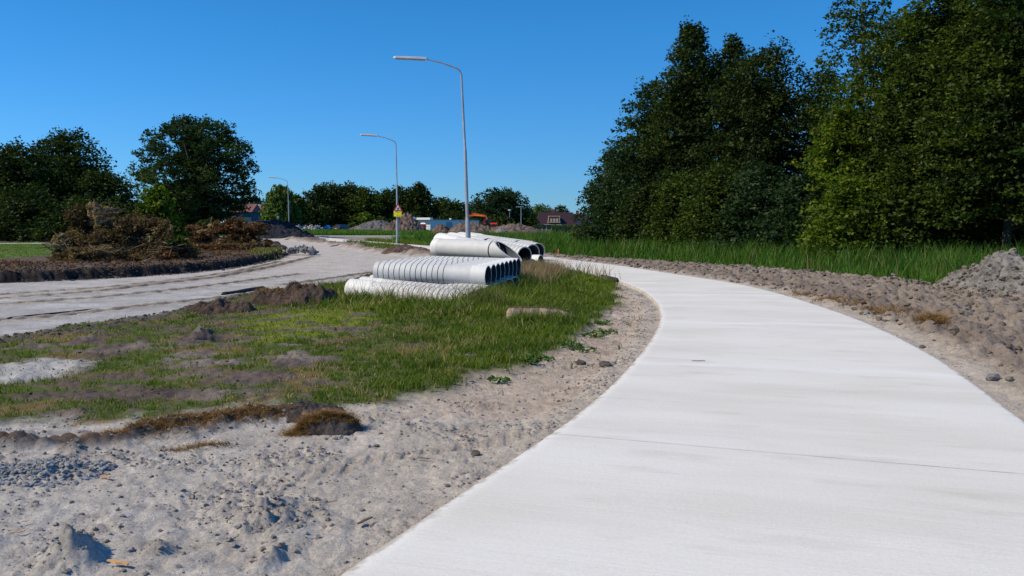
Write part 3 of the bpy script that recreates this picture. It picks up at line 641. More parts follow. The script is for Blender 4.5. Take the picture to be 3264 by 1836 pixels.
for lb, px, ty, hw, Y, mt, sd in [
 ('dark bush at the left foot of the grove above the far reeds', 1945, 640, 75, 55, 'leaf_blue', 41),
 ('grey-green bush second from the left under the grove', 2060, 600, 90, 50, 'leaf_dark', 42),
 ('mid-green bush with a pale stem under the tallest left tree', 2170, 560, 95, 46, 'leaf_mid', 43),
 ('broad fresh green bush bulging out over the reeds under the double tip', 2290, 530, 110, 41, 'leaf_mid', 44),
 ('dark green bush filling the grove edge left of the yellow-green bush', 2430, 520, 110, 38.5, 'leaf_blue', 45),
 ('low grey-green bush beneath the foot of the sky gap', 2545, 560, 90, 36, 'leaf_blue', 46),
 ('bright yellow-green bush under the sky gap', 2690, 350, 120, 35.5, 'leaf_yellow', 47),
 ('lower yellow-green bush hanging over the reeds near the grey mound', 2720, 555, 120, 32, 'leaf_yellow', 48),
 ('green bush leaning over the reeds right of the yellow-green bush', 2850, 590, 95, 31, 'leaf_mid', 49),
 ('tall shaded shrub deep under the maples, left of the right edge', 3000, 560, 120, 40, 'leaf_dark', 52),
 ('tall shaded shrub deep under the nearest maple', 3200, 540, 150, 38, 'leaf_dark', 53),
 ('dark bush in deep shade behind the grey mound', 3020, 690, 80, 31.5, 'leaf_dark', 50),
 ('dark bush at the right edge of the photo above the grey mound', 3235, 680, 80, 30.5, 'leaf_dark', 51)]:
    tree('bush', lb, 'bush', px, 0, ty, hw*1.15, Y, 'dome', mt, .095 if Y < 42 else .12, .7, .0, 'bushes along the foot of the grove', sd, .015)

# ------------------------------------------------------------------ left-hand trees
tree('ash_tree', 'large round free-standing dark green tree left of the road with limbs showing', 'tree', 616, 0, 376, 168, 103, 'round', 'leaf_big', .19, 1.5, .12, None, 61, .03, bark='trunk_pale', ragged=.03, cs=.185, flat=.9)
LG = 'dark thicket at the left edge'
for lb, px, ty, hw, Y, mt, sd in [
 ('dark round-topped tree forming the highest point of the left thicket', 215, 424, 115, 80, 'leaf_dark', 62),
 ('dark tree at the left edge of the photo with a small upright tip', 50, 462, 120, 74, 'leaf_dark', 63),
 ('dark tree on the right slope of the left thicket', 330, 545, 100, 76, 'leaf_dark', 64),
 ('low dark shrub before the thicket at the left edge', 90, 610, 130, 69, 'leaf_dark', 65),
 ('low dark green shrub behind the left brush pile', 300, 640, 140, 69, 'leaf_dark', 66),
 ('dark tree beyond the left edge of the photo', -130, 440, 160, 76, 'leaf_dark', 67)]:
    tree('thicket_tree', lb, 'tree', px, 0, ty, hw*1.42, Y, 'dome', mt, .17, .75, .0, LG, sd, .02)
tree('bush', 'fresh green bush between the left thicket and the large round tree', 'bush', 497, 0, 596, 75, 72, 'dome', 'leaf_yellow', .20, .9, .0, None, 68, .015)
tree('bush', 'yellowish low shrub by the paving under the large round tree', 'bush', 565, 0, 712, 40, 110, 'dome', 'leaf_yellow', .22, .9, .0, None, 69, .015)
tree('willow_tree', 'pale green willow behind the third street lamp', 'tree', 893, 0, 590, 58, 165, 'dome', 'leaf_willow', .38, .95, .03, None, 70, .02, droop=.8, elong=2.2)
tree('willow_tree', 'darker slim tree hugging the right side of the pale willow', 'tree', 945, 0, 618, 32, 170, 'dome', 'leaf_mid', .4, .9, .02, None, 71, .02)
FG = 'far row of dark trees behind the building site'
for lb, px, ty, hw, Y, mt, sd, pf in [
 ('far dark tree at the left end of the domed far row', 1015, 592, 52, 215, 'leaf_dark', 72, 'dome'),
 ('far domed dark tree, left high point of the far row', 1062, 588, 62, 220, 'leaf_dark', 73, 'dome'),
 ('far domed tree above the dark blue car', 1118, 586, 55, 220, 'leaf_dark', 74, 'dome'),
 ('far tree with a yellowish right flank in the far row', 1170, 598, 50, 216, 'leaf_mid', 75, 'dome'),
 ('far blue-green tree left of the warning sign', 1232, 606, 40, 222, 'leaf_blue', 76, 'dome'),
 ('far dark tree directly behind the warning sign pole', 1275, 597, 48, 220, 'leaf_dark', 77, 'dome'),
 ('far peaked dark tree right of the warning sign', 1335, 583, 48, 218, 'leaf_dark', 78, 'spire'),
 ('far rounded tree behind the left end of the cabins', 1408, 632, 42, 230, 'leaf_mid', 79, 'dome'),
 ('far light green tree behind the middle of the cabins', 1455, 640, 42, 232, 'leaf_mid', 80, 'dome'),
 ('far low tree behind the main lamp pole', 1520, 648, 40, 240, 'leaf_dark', 81, 'dome'),
 ('far airy double-crowned tree, left crown, behind the excavator', 1578, 602, 50, 226, 'leaf_blue', 82, 'round'),
 ('far airy double-crowned tree, right crown', 1622, 604, 44, 228, 'leaf_blue', 83, 'round'),
 ('far low dark tree right of the double-crowned tree', 1672, 662, 26, 240, 'leaf_dark', 84, 'dome'),
 ('far thin pale tree left of the dark red roof', 1722, 656, 44, 330, 'leaf_willow', 85, 'dome'),
 ('small round tree above the ridge of the dark red roof', 1790, 655, 20, 330, 'leaf_dark', 86, 'round'),
 ('far low dark tree between the pink roofs and the willow', 797, 622, 46, 210, 'leaf_blue', 87, 'dome'),
 ('far dark bush at the foot of the far row behind the rubble', 985, 640, 40, 205, 'leaf_dark', 88, 'dome')]:
    tree('far_tree', lb, 'tree', px, 0, ty, hw*1.45, Y, pf, mt, .38, .8, .02, FG, sd, .02, ragged=.06, cs=.26, flat=.85)
for lb, px, ty, hw, Y, mt, sd in [
 ('light green shrub behind the grey spoil heap', 1165, 676, 36, 180, 'leaf_yellow', 90), ('green shrub at the left foot of the grey spoil heap', 1130, 700, 22, 175, 'leaf_mid', 91),
 ('green shrub right of the light green one, behind the grey heap', 1215, 690, 26, 182, 'leaf_mid', 92), ('small round shrub under the third street lamp', 922, 676, 10, 150, 'leaf_mid', 93),
 ('low green shrub under the solar panels', 845, 688, 18, 160, 'leaf_yellow', 94), ('dark shrub behind the container and excavator', 1600, 690, 60, 215, 'leaf_dark', 95),
 ('dark shrub left of the dark red roof', 1685, 690, 40, 225, 'leaf_mid', 96), ('dark shrub behind the cabins', 1440, 676, 70, 215, 'leaf_dark', 97), ('dark shrub behind the grey machine', 1300, 676, 60, 205, 'leaf_dark', 98)]:
    tree('shrub', lb, 'shrub', px, 0, ty, hw, Y, 'dome', mt, .42, .7, .0, 'shrubs round the building site', sd, .02)
# clipped hedges
def hedge(label, x0, x1, Y, yt, yb, depth, mat, leaf, seed):
    a = D(x0, yt, Y); b = D(x1, yt, Y); rg = np.random.default_rng(seed); Lx = b.x-a.x; h = a.z
    root = thing('hedge', label, 'hedge', ((a.x+b.x)/2, Y, 0)); n = int(Lx*h*9/(leaf*leaf)*.35)+800
    P = np.column_stack([(rg.random(n)-.5)*Lx, (rg.random(n)-.5)*depth, rg.random(n)*h]); face = rg.random(n)
    P[:, 1] = np.where(face < .45, -depth/2+rg.normal(size=n)*.06, P[:, 1]); P[:, 2] = np.where((face > .45) & (face < .8), h+rg.normal(size=n)*.05, P[:, 2])
    V, F = leaf_quads(P, leaf, rg); link('foliage', mesh_np('foliage', V, [F], M[mat], False, tint=np.repeat(rg.random(n)*.8, 4)), root)
    mb = MB(); 
    for i in range(int(Lx/.6)+1): mb.tube([((i+.5)*.6-Lx/2-.1, 0, -.05), ((i+.5)*.6-Lx/2, 0, h*.5), ((i+.5)*.6-Lx/2+.05, .05, h*.85)], [.03, .025, .01], 5)
    mb.build('stems', M['trunk'], root)
hedge('clipped green hedge in front of the dark red roofed house', 1757, 1835, 145, 719, 745, 1.2, 'leaf_yellow', .2, 101)
hedge('small dark clipped hedge block by the white post on the left', 602, 643, 100, 728, 760, 1.5, 'leaf_mid', .16, 102)
hedge('low yellow-green hedge under the large round tree', 540, 600, 118, 716, 738, 1.5, 'leaf_yellow', .2, 103)

# ------------------------------------------------------------------ brush piles
def brush(label, parts, Y0, leafmats, n, seed, bx, sticks=90, lsz=.09):
    rg = np.random.default_rng(seed); c = D(bx, 800, Y0); root = thing('brush_pile', label, 'brush pile', (c.x, Y0, .22))
    for k, (mat, cl, w) in enumerate(zip(*leafmats)):
        cls = []
        for (px, py, rx, rh, dy) in cl:
            p = D(px, py, Y0+dy); q = rx*(Y0+dy)/F_PX; hh = rh*(Y0+dy)/F_PX
            for _ in range(9):
                a = rg.random()*2*PI; r = math.sqrt(rg.random())*q*.75
                cls.append((p.x-c.x+math.cos(a)*r, dy+math.sin(a)*r*.8, max(.12, p.z-.22+rg.normal()*hh*.35), q*(.28+.25*rg.random()), max(.12, hh*(.35+.25*rg.random())), rg.random()))
        link('dead_foliage', crown_mesh('dead_foliage', cls, int(n*w), lsz, M[mat], rg, 0, 1.7), root)
    mb = MB(); allc = [t for cl in leafmats[1] for t in cl]
    for i in range(sticks):
        px, py, rx, rh, dy = allc[rg.integers(len(allc))]; p = D(px+rx*(rg.random()*2-1)*.9, py+rh*(rg.random()-.5), Y0+dy-rg.random()*.8)
        p = Vector((p.x-c.x, p.y-Y0, max(.1, p.z-.22))); d = Vector(unit(rg.normal(size=3)*np.array([1, 1, .45])))*(.4+.7*rg.random()); m_ = p+d*.5+Vector((0, 0, .08*rg.normal()))
        mb.tube([p-d*.5, m_, p+d*.6], [.018, .013, .005], 5)
    mb.build('branches', M['twig'], root); return root, c
bp, bc = brush('big dark brown brush pile with a bleached tan spike, nearest to the left edge', None, 32.5,
    (['leaf_brown', 'leaf_tan', 'leaf_red', 'leaf_mid'],
     [[(210, 775, 60, 55, -.5), (300, 770, 90, 85, 0), (400, 765, 90, 95, 0), (480, 780, 80, 80, 0), (550, 800, 70, 60, -.5), (380, 810, 140, 50, -1.5), (470, 730, 70, 45, .8), (340, 720, 60, 45, .6), (250, 820, 90, 40, -1.5)],
      [(318, 690, 30, 44, -.2), (303, 668, 20, 22, -.2), (340, 672, 16, 16, -.2), (185, 775, 22, 26, -.8), (330, 800, 26, 16, -2)], [(480, 740, 60, 40, .3), (560, 810, 60, 30, -1), (430, 705, 45, 22, .8)], [(560, 775, 40, 25, -1.2), (205, 800, 30, 25, -1.2)]],
     [.66, .34, .14, .06]), 88000, 111, 380, 130, .06)
mb = MB(); p0, p1 = D(312, 800, 31.0), D(336, 848, 30.0); mb.tube([tuple(p0), tuple((p0+p1)/2+Vector((.05, 0, .02))), tuple(p1)], [.02, .03, .03], 6)
tag(mb.build('bare_branch', M['twig_pale'], smooth=True), 'bare pale branch leaning out of the big dark brush pile', 'branch')
brush('reddish brown brush pile beside the road, right of the big dark one', None, 46,
    (['leaf_red', 'leaf_brown', 'leaf_mid', 'leaf_tan'],
     [[(700, 770, 80, 55, 0), (780, 765, 70, 60, 0), (640, 790, 70, 40, -1), (745, 735, 70, 35, .8), (820, 790, 45, 30, -.5), (700, 800, 120, 25, -2), (640, 735, 40, 18, 2)], [(690, 790, 110, 30, -1), (790, 740, 50, 35, 1), (760, 790, 80, 30, -1)],
      [(645, 722, 26, 22, 3), (668, 712, 20, 14, 3)], [(655, 752, 36, 20, .2), (690, 722, 30, 14, 1)]], [.60, .26, .04, .1]), 80000, 112, 720, 90, .075)

# ------------------------------------------------------------------ grass and reeds
def blades(name, P, H, Wd, lean, mat, tint, rg, label, cat, seg=2):
    n = len(P); a = rg.random(n)*2*PI; la = rg.random(n)*2*PI; dx, dy = np.cos(a), np.sin(a); L = H*lean*(.4+rg.random(n)); lx, ly = np.cos(la)*L, np.sin(la)*L
    w = Wd/2; Z = P[:, 2]-.01
    def row(t, ww): 
        cx = P[:, 0]+lx*t*t; cy = P[:, 1]+ly*t*t; cz = Z+H*t*(1-.18*lean*t)
        return np.stack([np.column_stack([cx-dx*w*ww, cy-dy*w*ww, cz]), np.column_stack([cx+dx*w*ww, cy+dy*w*ww, cz])], 1)
    r0, r1 = row(0, 1), row(.5, .85); tip = np.column_stack([P[:, 0]+lx, P[:, 1]+ly, Z+H*(1-.18*lean)])[:, None, :]
    V = np.concatenate([r0, r1, tip], 1).reshape(-1, 3); b = np.arange(n)[:, None]*5
    Q = b+np.array([[0, 1, 3, 2]]); T_ = b+np.array([[2, 3, 4]])
    o = link(name, mesh_np(name, V, [Q, T_], mat, False, tint=np.repeat(tint, 5))); return tag(o, label, cat, kind='stuff')
def scatter(bounds, n, rg): return bounds[0]+(bounds[1]-bounds[0])*rg.random(n), bounds[2]+(bounds[3]-bounds[2])*rg.random(n)
def meadow():
    rg = np.random.default_rng(200); n = 1150000; x, y = scatter((-14, 3.6, 5.5, 32), n, rg)
    keep = (np.abs(x) < y*1.0+.5); x, y = x[keep], y[keep]
    pr = np.clip((12/np.maximum(y, 6))**1.1, 0, 1.3)/1.3; k = rg.random(len(x)) < pr; x, y = x[k], y[k]
    wob = fbm(x, y, 1.1, 4, 1); wob2 = fbm(x, y, .35, 3, 2); wx, wy = x+wob*.45+wob2*.12, y+wob2*.35+fbm(x, y, 1.4, 3, 5)*.5
    dg = sdf(GRASS_POLY, wx, wy); nb = fbm(x, y*1.6, .6, 4, 30); bare = np.zeros(x.shape)
    for e in E_BARE: bare = np.maximum(bare, sst(1.15, .8, inell(e, x, y, 1.0, nb, .45)))
    left = sst(1.5, -4.5, x); bare = np.maximum(bare, sst(.28-.27*left, .46-.27*left, nb)*.9*sst(-.0, -2.5, x))
    pg = GP([(1100, 925), (1200, 960), (1500, 985), (1640, 960), (1720, 900), (1760, 845), (1700, 836)]); dpipe = seg_dist(pg, x, y)
    tall = np.maximum(sst(2.6, .3, dpipe), sst(-1.8, 1.0, x)*.50)*sst(-.0, -.5, dg)
    tall = np.maximum(tall, sst(-2.2, -.5, x)*.35); tall *= (.75+.5*fbm(x, y, .7, 3, 77))
    rust = np.zeros(x.shape)
    for e in E_RUST: rust = np.maximum(rust, sst(1.2, .6, inell(e, x, y, 1, nb, .5)))
    rust = np.maximum(rust, sst(-.1, .35, fbm(x, y, .8, 3, 31))*sst(2.0, -2.0, x)*.8)
    lime = np.zeros(x.shape)
    for e in E_LIME: lime = np.maximum(lime, sst(1.2, .7, inell(e, x, y, 1, nb, .5)))
    clump = sst(-.35, .25, fbm(x, y, .22, 3, 78))
    dens = sst(.06, -.15, dg)*(1-bare*.95)*(.25+.75*clump)*(1-.45*rust*(1-tall))*(.55+.45*sst(-4, -.5, x))
    sp = fbm(x, y, .25, 3, 79); strayd = (dg > 0)*(dg < .8)*(sp > .45)*.3*(sdf(ROAD_POLY, x, y) > .3)*(sdf(PATH_POLY, x, y) > .25); dens = np.maximum(dens, strayd)
    k = rg.random(len(x)) < dens; x, y, tall, rust, lime, clump = [a[k] for a in (x, y, tall, rust, lime, clump)]
    z = terrain(x, y)[0]; n = len(x); H = (.028+.040*clump+.30*tall**1.3)*(.55+.75*rg.random(n)); Wd = (.0055+.0005*y)*(1+.5*(tall > .3))
    big = fbm(x, y, 1.6, 3, 80); t = np.clip(.38+.45*big+.25*(rg.random(n)-.5)+.35*lime+.1*tall*(rg.random(n) > .5), 0, .84); t = np.where(rg.random(n) < .035+.5*rust, 1.0, t)
    blades('meadow_grass', np.column_stack([x, y, z]), H, Wd, .55, M['grass'], t, rg, 'patchy green grass between the dirt road and the sandy verge', 'grass')
    print('meadow blades', n)
meadow()
def reeds():
    rg = np.random.default_rng(201); n = 620000; x, y = scatter((-13, 30, 17, 100), n, rg); pr = np.clip((24/y)**1.6, 0, 1); keep = (rg.random(n) < pr) & (np.abs(x) < y*.70+1); x, y = x[keep], y[keep]
    wob2 = fbm(x, y, .35, 3, 2); wx, wy = x+fbm(x, y, 1.1, 4, 1)*.45+wob2*.12, y+wob2*.35+fbm(x, y, 1.4, 3, 5)*.5
    d = sdf(REED_POLY, wx, wy); cl = fbm(x, y, 1.2, 4, 90); k = (d < .05) & ((d > -9) | (y > 40)) & (sdf(PATH_POLY, x, y) > .5) & (rg.random(len(x)) < .55+.6*cl+.3*(d > -1.5)); x, y, d, cl = x[k], y[k], d[k], cl[k]
    z = terrain(x, y)[0]; n = len(x); H = (.30+.62*sst(0, -3.0, d)+.5*cl)*(.55+.7*rg.random(n)); H = np.where(y > 46, H*.8, H); Wd = .008+.0007*y
    t = np.clip(.35+.4*fbm(x, y, 2.2, 3, 91)+.4*(rg.random(n)-.5)+.2*sst(-1.5, 0, d), 0, .84); t = np.where(rg.random(n) < .03, 1.0, t)
    blades('reeds', np.column_stack([x, y, z]), np.maximum(H, .12), Wd, .35, M['reed'], t, rg, 'tall green reeds between the path and the dark grove', 'reeds'); print('reeds', n)
reeds()
def simple_grass(name, label, poly, n, h, w, mat, seed, tb=.4, zfun=True, cat='grass', lean=.5, straw=.03):
    rg = np.random.default_rng(seed); b = (poly[:, 0].min(), poly[:, 0].max(), poly[:, 1].min(), poly[:, 1].max()); x, y = scatter(b, n, rg)
    k = (sdf(poly, x+fbm(x, y, .8, 3, seed)*.4, y+fbm(x, y, .9, 3, seed+1)*.4) < 0) & (sdf(PATH_POLY, x, y) > .1); x, y = x[k], y[k]; z = terrain(x, y)[0] if zfun is True else np.full(len(x), zfun); n = len(x)
    t = np.clip(tb+.5*fbm(x, y, 1.5, 3, seed+2)+.4*(rg.random(n)-.5), 0, .84); t = np.where(rg.random(n) < straw, 1.0, t)
    return blades(name, np.column_stack([x, y, z]), h*(.5+.8*rg.random(n))*(1+.4*fbm(x, y, .8, 3, seed+3)), np.full(n, w), lean, mat, t, rg, label, cat)
simple_grass('field_grass', 'long green grass between the rubble and the far path', np.vstack([GP([(900, 752), (1300, 752)]), [(-12, 128), (-16, 150), (-50, 155), (-55, 120)]]), 60000, .75, .09, M['reed'], 301, .55)
simple_grass('field_grass', 'long green grass in front of the long brown spoil heap', np.array([(-12, 80), (-9, 108), (14, 110), (30, 110), (34, 100), (16, 98)]), 30000, .7, .07, M['reed'], 302, .5)
simple_grass('lawn', 'mown green lawn at the left edge behind the bank', LAWN_POLY, 60000, .07, .03, M['grass'], 303, .5)
simple_grass('verge_grass', 'thin green verge beside the second street lamp', np.vstack([GP([(1100, 774), (1180, 765), (1330, 775), (1400, 792), (1300, 790), (1240, 789)])]), 30000, .35, .035, M['grass'], 304, .5)
simple_grass('verge_grass', 'sparse green verge along the road edge behind the soil ridge', GP([(1130, 783), (1240, 784), (1290, 800), (1250, 806), (1180, 795)]), 9000, .2, .03, M['grass'], 305, .45)
simple_grass('weed_patch', 'dull green weeds at the foot of the reddish brush pile', GP([(830, 800), (905, 802), (880, 825), (790, 832)]), 9000, .16, .03, M['grass'], 306, .2, straw=.4)
# seed heads and straw tuft by the pipe ends
def stems(name, label, pts, n, h, mat, seed, rad, w=.012, cat='tall grass', lean=.4):
    rg = np.random.default_rng(seed); V = []; F = []; P = []
    for _ in range(n):
        c = pts[rg.integers(len(pts))]; P.append((c[0]+rg.normal()*rad, c[1]+rg.normal()*rad))
    P = np.array(P); z = terrain(P[:, 0], P[:, 1])[0]
    return blades(name, np.column_stack([P, z]), h*(.55+.6*rg.random(n)), np.full(n, w), lean, mat, rg.random(n), rg, label, cat)
stems('straw_tuft', 'tuft of pinkish straw-coloured seed heads right of the pipe openings', [G(1680, 905), G(1700, 890), G(1720, 893), G(1660, 915), G(1740, 880)], 3600, .62, M['straw'], 311, .34, .012)
stems('straw_tuft', 'thin line of dry stalks standing in front of the lower pipes', [G(x, y) for x, y in zip(range(1130, 1560, 25), np.linspace(955, 985, 18))], 800, .60, M['straw'], 312, .22, .006)
stems('dry_stalks', 'dry seed stalks standing in the reeds before the dark grove', [G(x, y-6) for x, y in ((1900, 825), (2150, 841), (2300, 848), (2450, 858), (2600, 870), (2750, 884), (2900, 895), (3000, 905), (3060, 890), (3150, 880), (3220, 880))], 170, 1.05, M['straw'], 316, 1.1, .011, lean=.35)
stems('straw_tuft', 'few dry seed stalks on the meadow rim against the concrete path', [G(1780, 868), G(1840, 873), G(1880, 880), G(1915, 888)], 120, .55, M['straw'], 313, .4, .02)

stems('straw_tuft', 'thin green and dry stalks in front of the bare bank', [G(x, 1030) for x in range(1630, 1830, 15)], 700, .30, M['grass'], 314, .10, .008)
stems('tall_grass', 'tall green grass tuft hiding the lower pipe ends', [G(x, y) for x, y in ((1530, 965), (1560, 955), (1590, 945), (1620, 935), (1650, 925), (1680, 915), (1545, 975), (1600, 960), (1500, 980))], 5200, .46, M['grass'], 315, .20, .010)
# ------------------------------------------------------------------ pipes
def lathe(profile, A, B, r, n=40):
    """profile: (t along the axis 0..1, radius factor, material index). Open pipe with a wall and an inside."""
    A, B = Vector(A), Vector(B); ax = (B-A); L = ax.length; ax.normalize(); u = ax.cross(Vector((0, 0, 1))).normalized(); v = u.cross(ax)
    rings = [(t*L, f*r, m) for t, f, m in profile]; th = r*.11
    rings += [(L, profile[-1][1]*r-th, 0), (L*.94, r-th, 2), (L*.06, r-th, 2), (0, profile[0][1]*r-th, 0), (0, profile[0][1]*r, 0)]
    vs = []; fs = []; mi = []
    for s_, rr, _ in rings:
        for k in range(n): vs.append(ax*s_+(u*math.cos(2*PI*k/n)+v*math.sin(2*PI*k/n))*rr)
    for i in range(len(rings)-1):
        for k in range(n): fs.append((i*n+k, (i+1)*n+k, (i+1)*n+(k+1) % n, i*n+(k+1) % n)); mi.append(rings[i+1][2] if rings[i+1][2] == 2 or rings[i][2] != 2 else rings[i][2])
    return vs, fs, mi
def rib_profile(L, ribs, sockets, gw=.016, gd=.94, pitch=.125):
    pr = [(0, 1.0, 0)]; ev = []
    for a, b in ribs:
        k = int((b-a)*L/pitch)
        for i in range(k):
            t = a+(b-a)*(i+.5)/k; ev.append((t, 'g'))
    for a, b, f in sockets: ev.append((a, ('s', b, f)))
    ev.sort(key=lambda e: e[0]); hw = gw/2/L
    for t, e in ev:
        if e == 'g': pr += [(t-hw, 1, 0), (t-hw*.8, gd, 1), (t+hw*.8, gd, 1), (t+hw, 1, 1)]
        else:
            _, b, f = e
            if t <= 0: pr = [(0, f, 3), (b*.8, f, 3), (b, 1.0, 3)]
            else: pr += [(t, 1.0, 0), (t+.03, f, 0), (b-.02, f, 3), (1.0, f, 3)]
    if pr[-1][0] < 1: pr.append((1.0, 1.0, 0))
    return pr
def pipe(label, group, tl, Yl, tr, Yr, d, ribs, sockets, pitch=.125, cat='pipe', name='drain_pipe', off=(0, 0, 0)):
    A = D(*tl, Yl)-Vector((0, 0, d/2))+Vector(off); B = D(*tr, Yr)-Vector((0, 0, d/2))+Vector(off); L = (B-A).length
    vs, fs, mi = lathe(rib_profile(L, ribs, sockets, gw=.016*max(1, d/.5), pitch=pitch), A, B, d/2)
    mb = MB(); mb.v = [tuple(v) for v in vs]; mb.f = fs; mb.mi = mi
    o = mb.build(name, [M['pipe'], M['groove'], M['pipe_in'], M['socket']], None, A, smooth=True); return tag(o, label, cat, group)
ORD = ['frontmost', 'second from the front', 'third from the front', 'fourth from the front', 'fifth from the front', 'third from the back', 'second from the back', 'hindmost']
GA = 'upper row of pale ribbed pipes'
for i in range(8):
    f = i/7; k = f**.9
    tl = (1202+(1362-1202)*f, 833+(815-833)*f); tr = (1556+(1652-1556)*k, 848+(824-848)*k)
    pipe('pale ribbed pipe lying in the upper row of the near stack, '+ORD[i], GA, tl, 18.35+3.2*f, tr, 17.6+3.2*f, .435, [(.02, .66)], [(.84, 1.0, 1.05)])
GB = 'lower row of pale ribbed pipes in the grass'
for i in range(7):
    c = (.62*i*.72, .50*i)
    pipe('ribbed pipe in the grassy lower row of the stack, '+(ORD[i] if i < 5 else ['second from the back', 'hindmost'][i-5]), GB, (1121, 890), 17.9, (1507, 926), 16.2, .43, [(.36, .99)], [(0, .2, 1.07)], off=(.14*i, .55*i, .012*i))
GC = 'long pale ribbed pipes of the far stack'
for i, (tl, yl, tr, yr, nm) in enumerate([((1403, 744), 38, (1672, 786), 33.2, 'its open end nearest the lamp pole'), ((1437, 742), 40.2, (1698, 778), 35, 'middle one, its open end above the straw tuft'),
        ((1468, 741), 42.4, (1715, 774), 36.8, 'with the rightmost open end'), ((1490, 741), 44.6, (1700, 769), 41, 'hindmost, only its top left end showing')]):
    pipe('long ribbed pipe of the far stack, '+nm, GC, tl, yl, tr, yr, .74, [(.45, .99)], [(0, .26, 1.08)], .24)
pipe('short pale pipe piece lying under the rightmost open ends of the far stack', GC, (1640, 812), 34.6, (1724, 813), 34.0, .5, [], [(.7, 1, 1.05)])
# large smooth pipe and its mitred bend
pipe('large smooth pale pipe lying in front of the far stack, left of the mitred piece', None, (1391, 760), 35.2, (1574, 767), 33.2, .76, [], [(0, .09, 1.05)], name='smooth_pipe')
def mitred():
    A = D(1578, 767.3, 33.15)-Vector((0, 0, .37)); B = D(1662, 771, 32.3)-Vector((0, 0, .39)); ax = (B-A); L = ax.length*1.0; ax.normalize(); u = ax.cross(Vector((0, 0, 1))).normalized(); v = u.cross(ax)
    n = 48; r = .38; th = .05; vs = []; fs = []; mi = []
    def cut(z): return L*(.02+.96*(r-z)/(2*r))      # the cut runs from the top left to the bottom right
    rings = []
    for (which, rad) in (('s', r), ('e', r), ('e', r-th), ('s', r-th)):
        ring = []
        for k in range(n):
            a = 2*PI*k/n; zz = math.sin(a)*rad; s_ = 0 if which == 's' else cut(zz); ring.append(ax*s_+(u*math.cos(a)+v*math.sin(a))*rad)
        rings.append(ring); vs += ring
    for i in range(4):
        for k in range(n): fs.append((i*n+k, ((i+1) % 4)*n+k, ((i+1) % 4)*n+(k+1) % n, i*n+(k+1) % n)); mi.append(2 if i == 2 else (0 if i != 3 else 1))
    mb = MB(); mb.v = [tuple(x) for x in vs]; mb.f = fs; mb.mi = mi
    o = mb.build('mitred_pipe', [M['pipe'], M['groove'], M['pipe_in']], None, A, smooth=True); tag(o, 'large smooth pipe piece cut off slantwise, open towards the ribbed pipes', 'pipe')
    mb = MB(); k = 40; ring = []
    mb.v = []; 
    for s_ in (-.06, .015):
        for a in range(k): mb.v.append(tuple(ax*s_+(u*math.cos(2*PI*a/k)+v*math.sin(2*PI*a/k))*.372))
    mb.f = [(a, k+a, k+(a+1) % k, (a+1) % k) for a in range(k)]; mb.mi = [0]*k
    mb.build('rubber_ring', M['black'], o, smooth=True)
mitred()

# ------------------------------------------------------------------ heaps of soil
def heap(name, label, cat, x0, x1, top_y, Y, ry, mat, seed, peak=.5, rough=.3, group=None, flat=1.0, z0=-.08, res=90, lump=.5):
    a, b = D(x0, 750, Y), D(x1, 750, Y); cx, rx = (a.x+b.x)/2, (b.x-a.x)/2; h = D(x0, top_y, Y).z-z0; nx, ny = res, int(res*.7)
    X, Yv = np.meshgrid(np.linspace(-1.08, 1.08, nx), np.linspace(-1.08, 1.08, ny)); px = peak*2-1; xs = np.where(X < px, (X-px)/(1+px), (X-px)/(1-px)); q = np.sqrt(xs**2+Yv**2)
    wx, wy = X*rx+seed*13.7, Yv*ry+seed*7.1; q = q+.16*fbm(wx.ravel(), wy.ravel(), rx*.5, 4, seed).reshape(X.shape); t = np.clip(1-q, 0, 1)
    prof = np.clip(t*1.25, 0, 1)**flat; edge = sst(0, .25, t)
    z = h*prof*(1+rough*(fbm(wx.ravel(), wy.ravel(), min(rx, ry)*.7, 4, seed+1)).reshape(X.shape)) + edge*h*.16*(lumps(wx.ravel(), wy.ravel(), lump, seed)+.6*lumps(wx.ravel(), wy.ravel(), lump*.45, seed+3)).reshape(X.shape)
    V = np.column_stack([(X*rx).ravel(), (Yv*ry).ravel(), z.ravel()]); i, j = np.meshgrid(np.arange(ny-1), np.arange(nx-1), indexing='ij')
    Fq = np.stack([i*nx+j, i*nx+j+1, (i+1)*nx+j+1, (i+1)*nx+j], -1).reshape(-1, 4)
    return tag(link(name, mesh_np(name, V, [Fq], M[mat], True), None, (cx, Y, z0)), label, cat, group)
SG = 'spoil heaps on the building site'
heap('spoil_heap', 'wide dark grey spoil heap behind the wood pile', 'spoil heap', 1120, 1285, 706, 150, 6, 'spoil_grey', 1, .5, .25, SG, .6, lump=.9)
heap('spoil_heap', 'brown cloddy spoil heap with a pointed top under the grey machine', 'spoil heap', 1205, 1368, 694, 134, 5, 'spoil', 2, .56, .3, SG, .95, lump=.6)
heap('spoil_heap', 'small reddish brown conical spoil heap in front of the cabins', 'spoil heap', 1366, 1445, 718, 136, 3, 'spoil_red', 3, .5, .2, SG, .9, lump=.5)
heap('spoil_heap', 'long brown spoil heap behind the main lamp pole', 'spoil heap', 1420, 1590, 714, 136, 5, 'spoil', 4, .4, .3, SG, .5, lump=.8)
heap('spoil_heap', 'long flat brown spoil heap left of the dark red roofed house', 'spoil heap', 1545, 1735, 719, 135, 4.5, 'spoil', 5, .45, .25, SG, .45, lump=.8)
heap('spoil_heap', 'pale grey clump in the front of the long brown spoil heap', 'spoil heap', 1572, 1622, 728, 130, 2, 'mound', 6, .5, .3, SG, .7, lump=.5)
heap('spoil_heap', 'low brown spoil heap right of the hedge, at the end of the grove', 'spoil heap', 1815, 1925, 729, 128, 3, 'spoil', 7, .5, .2, SG, .6, lump=.6)
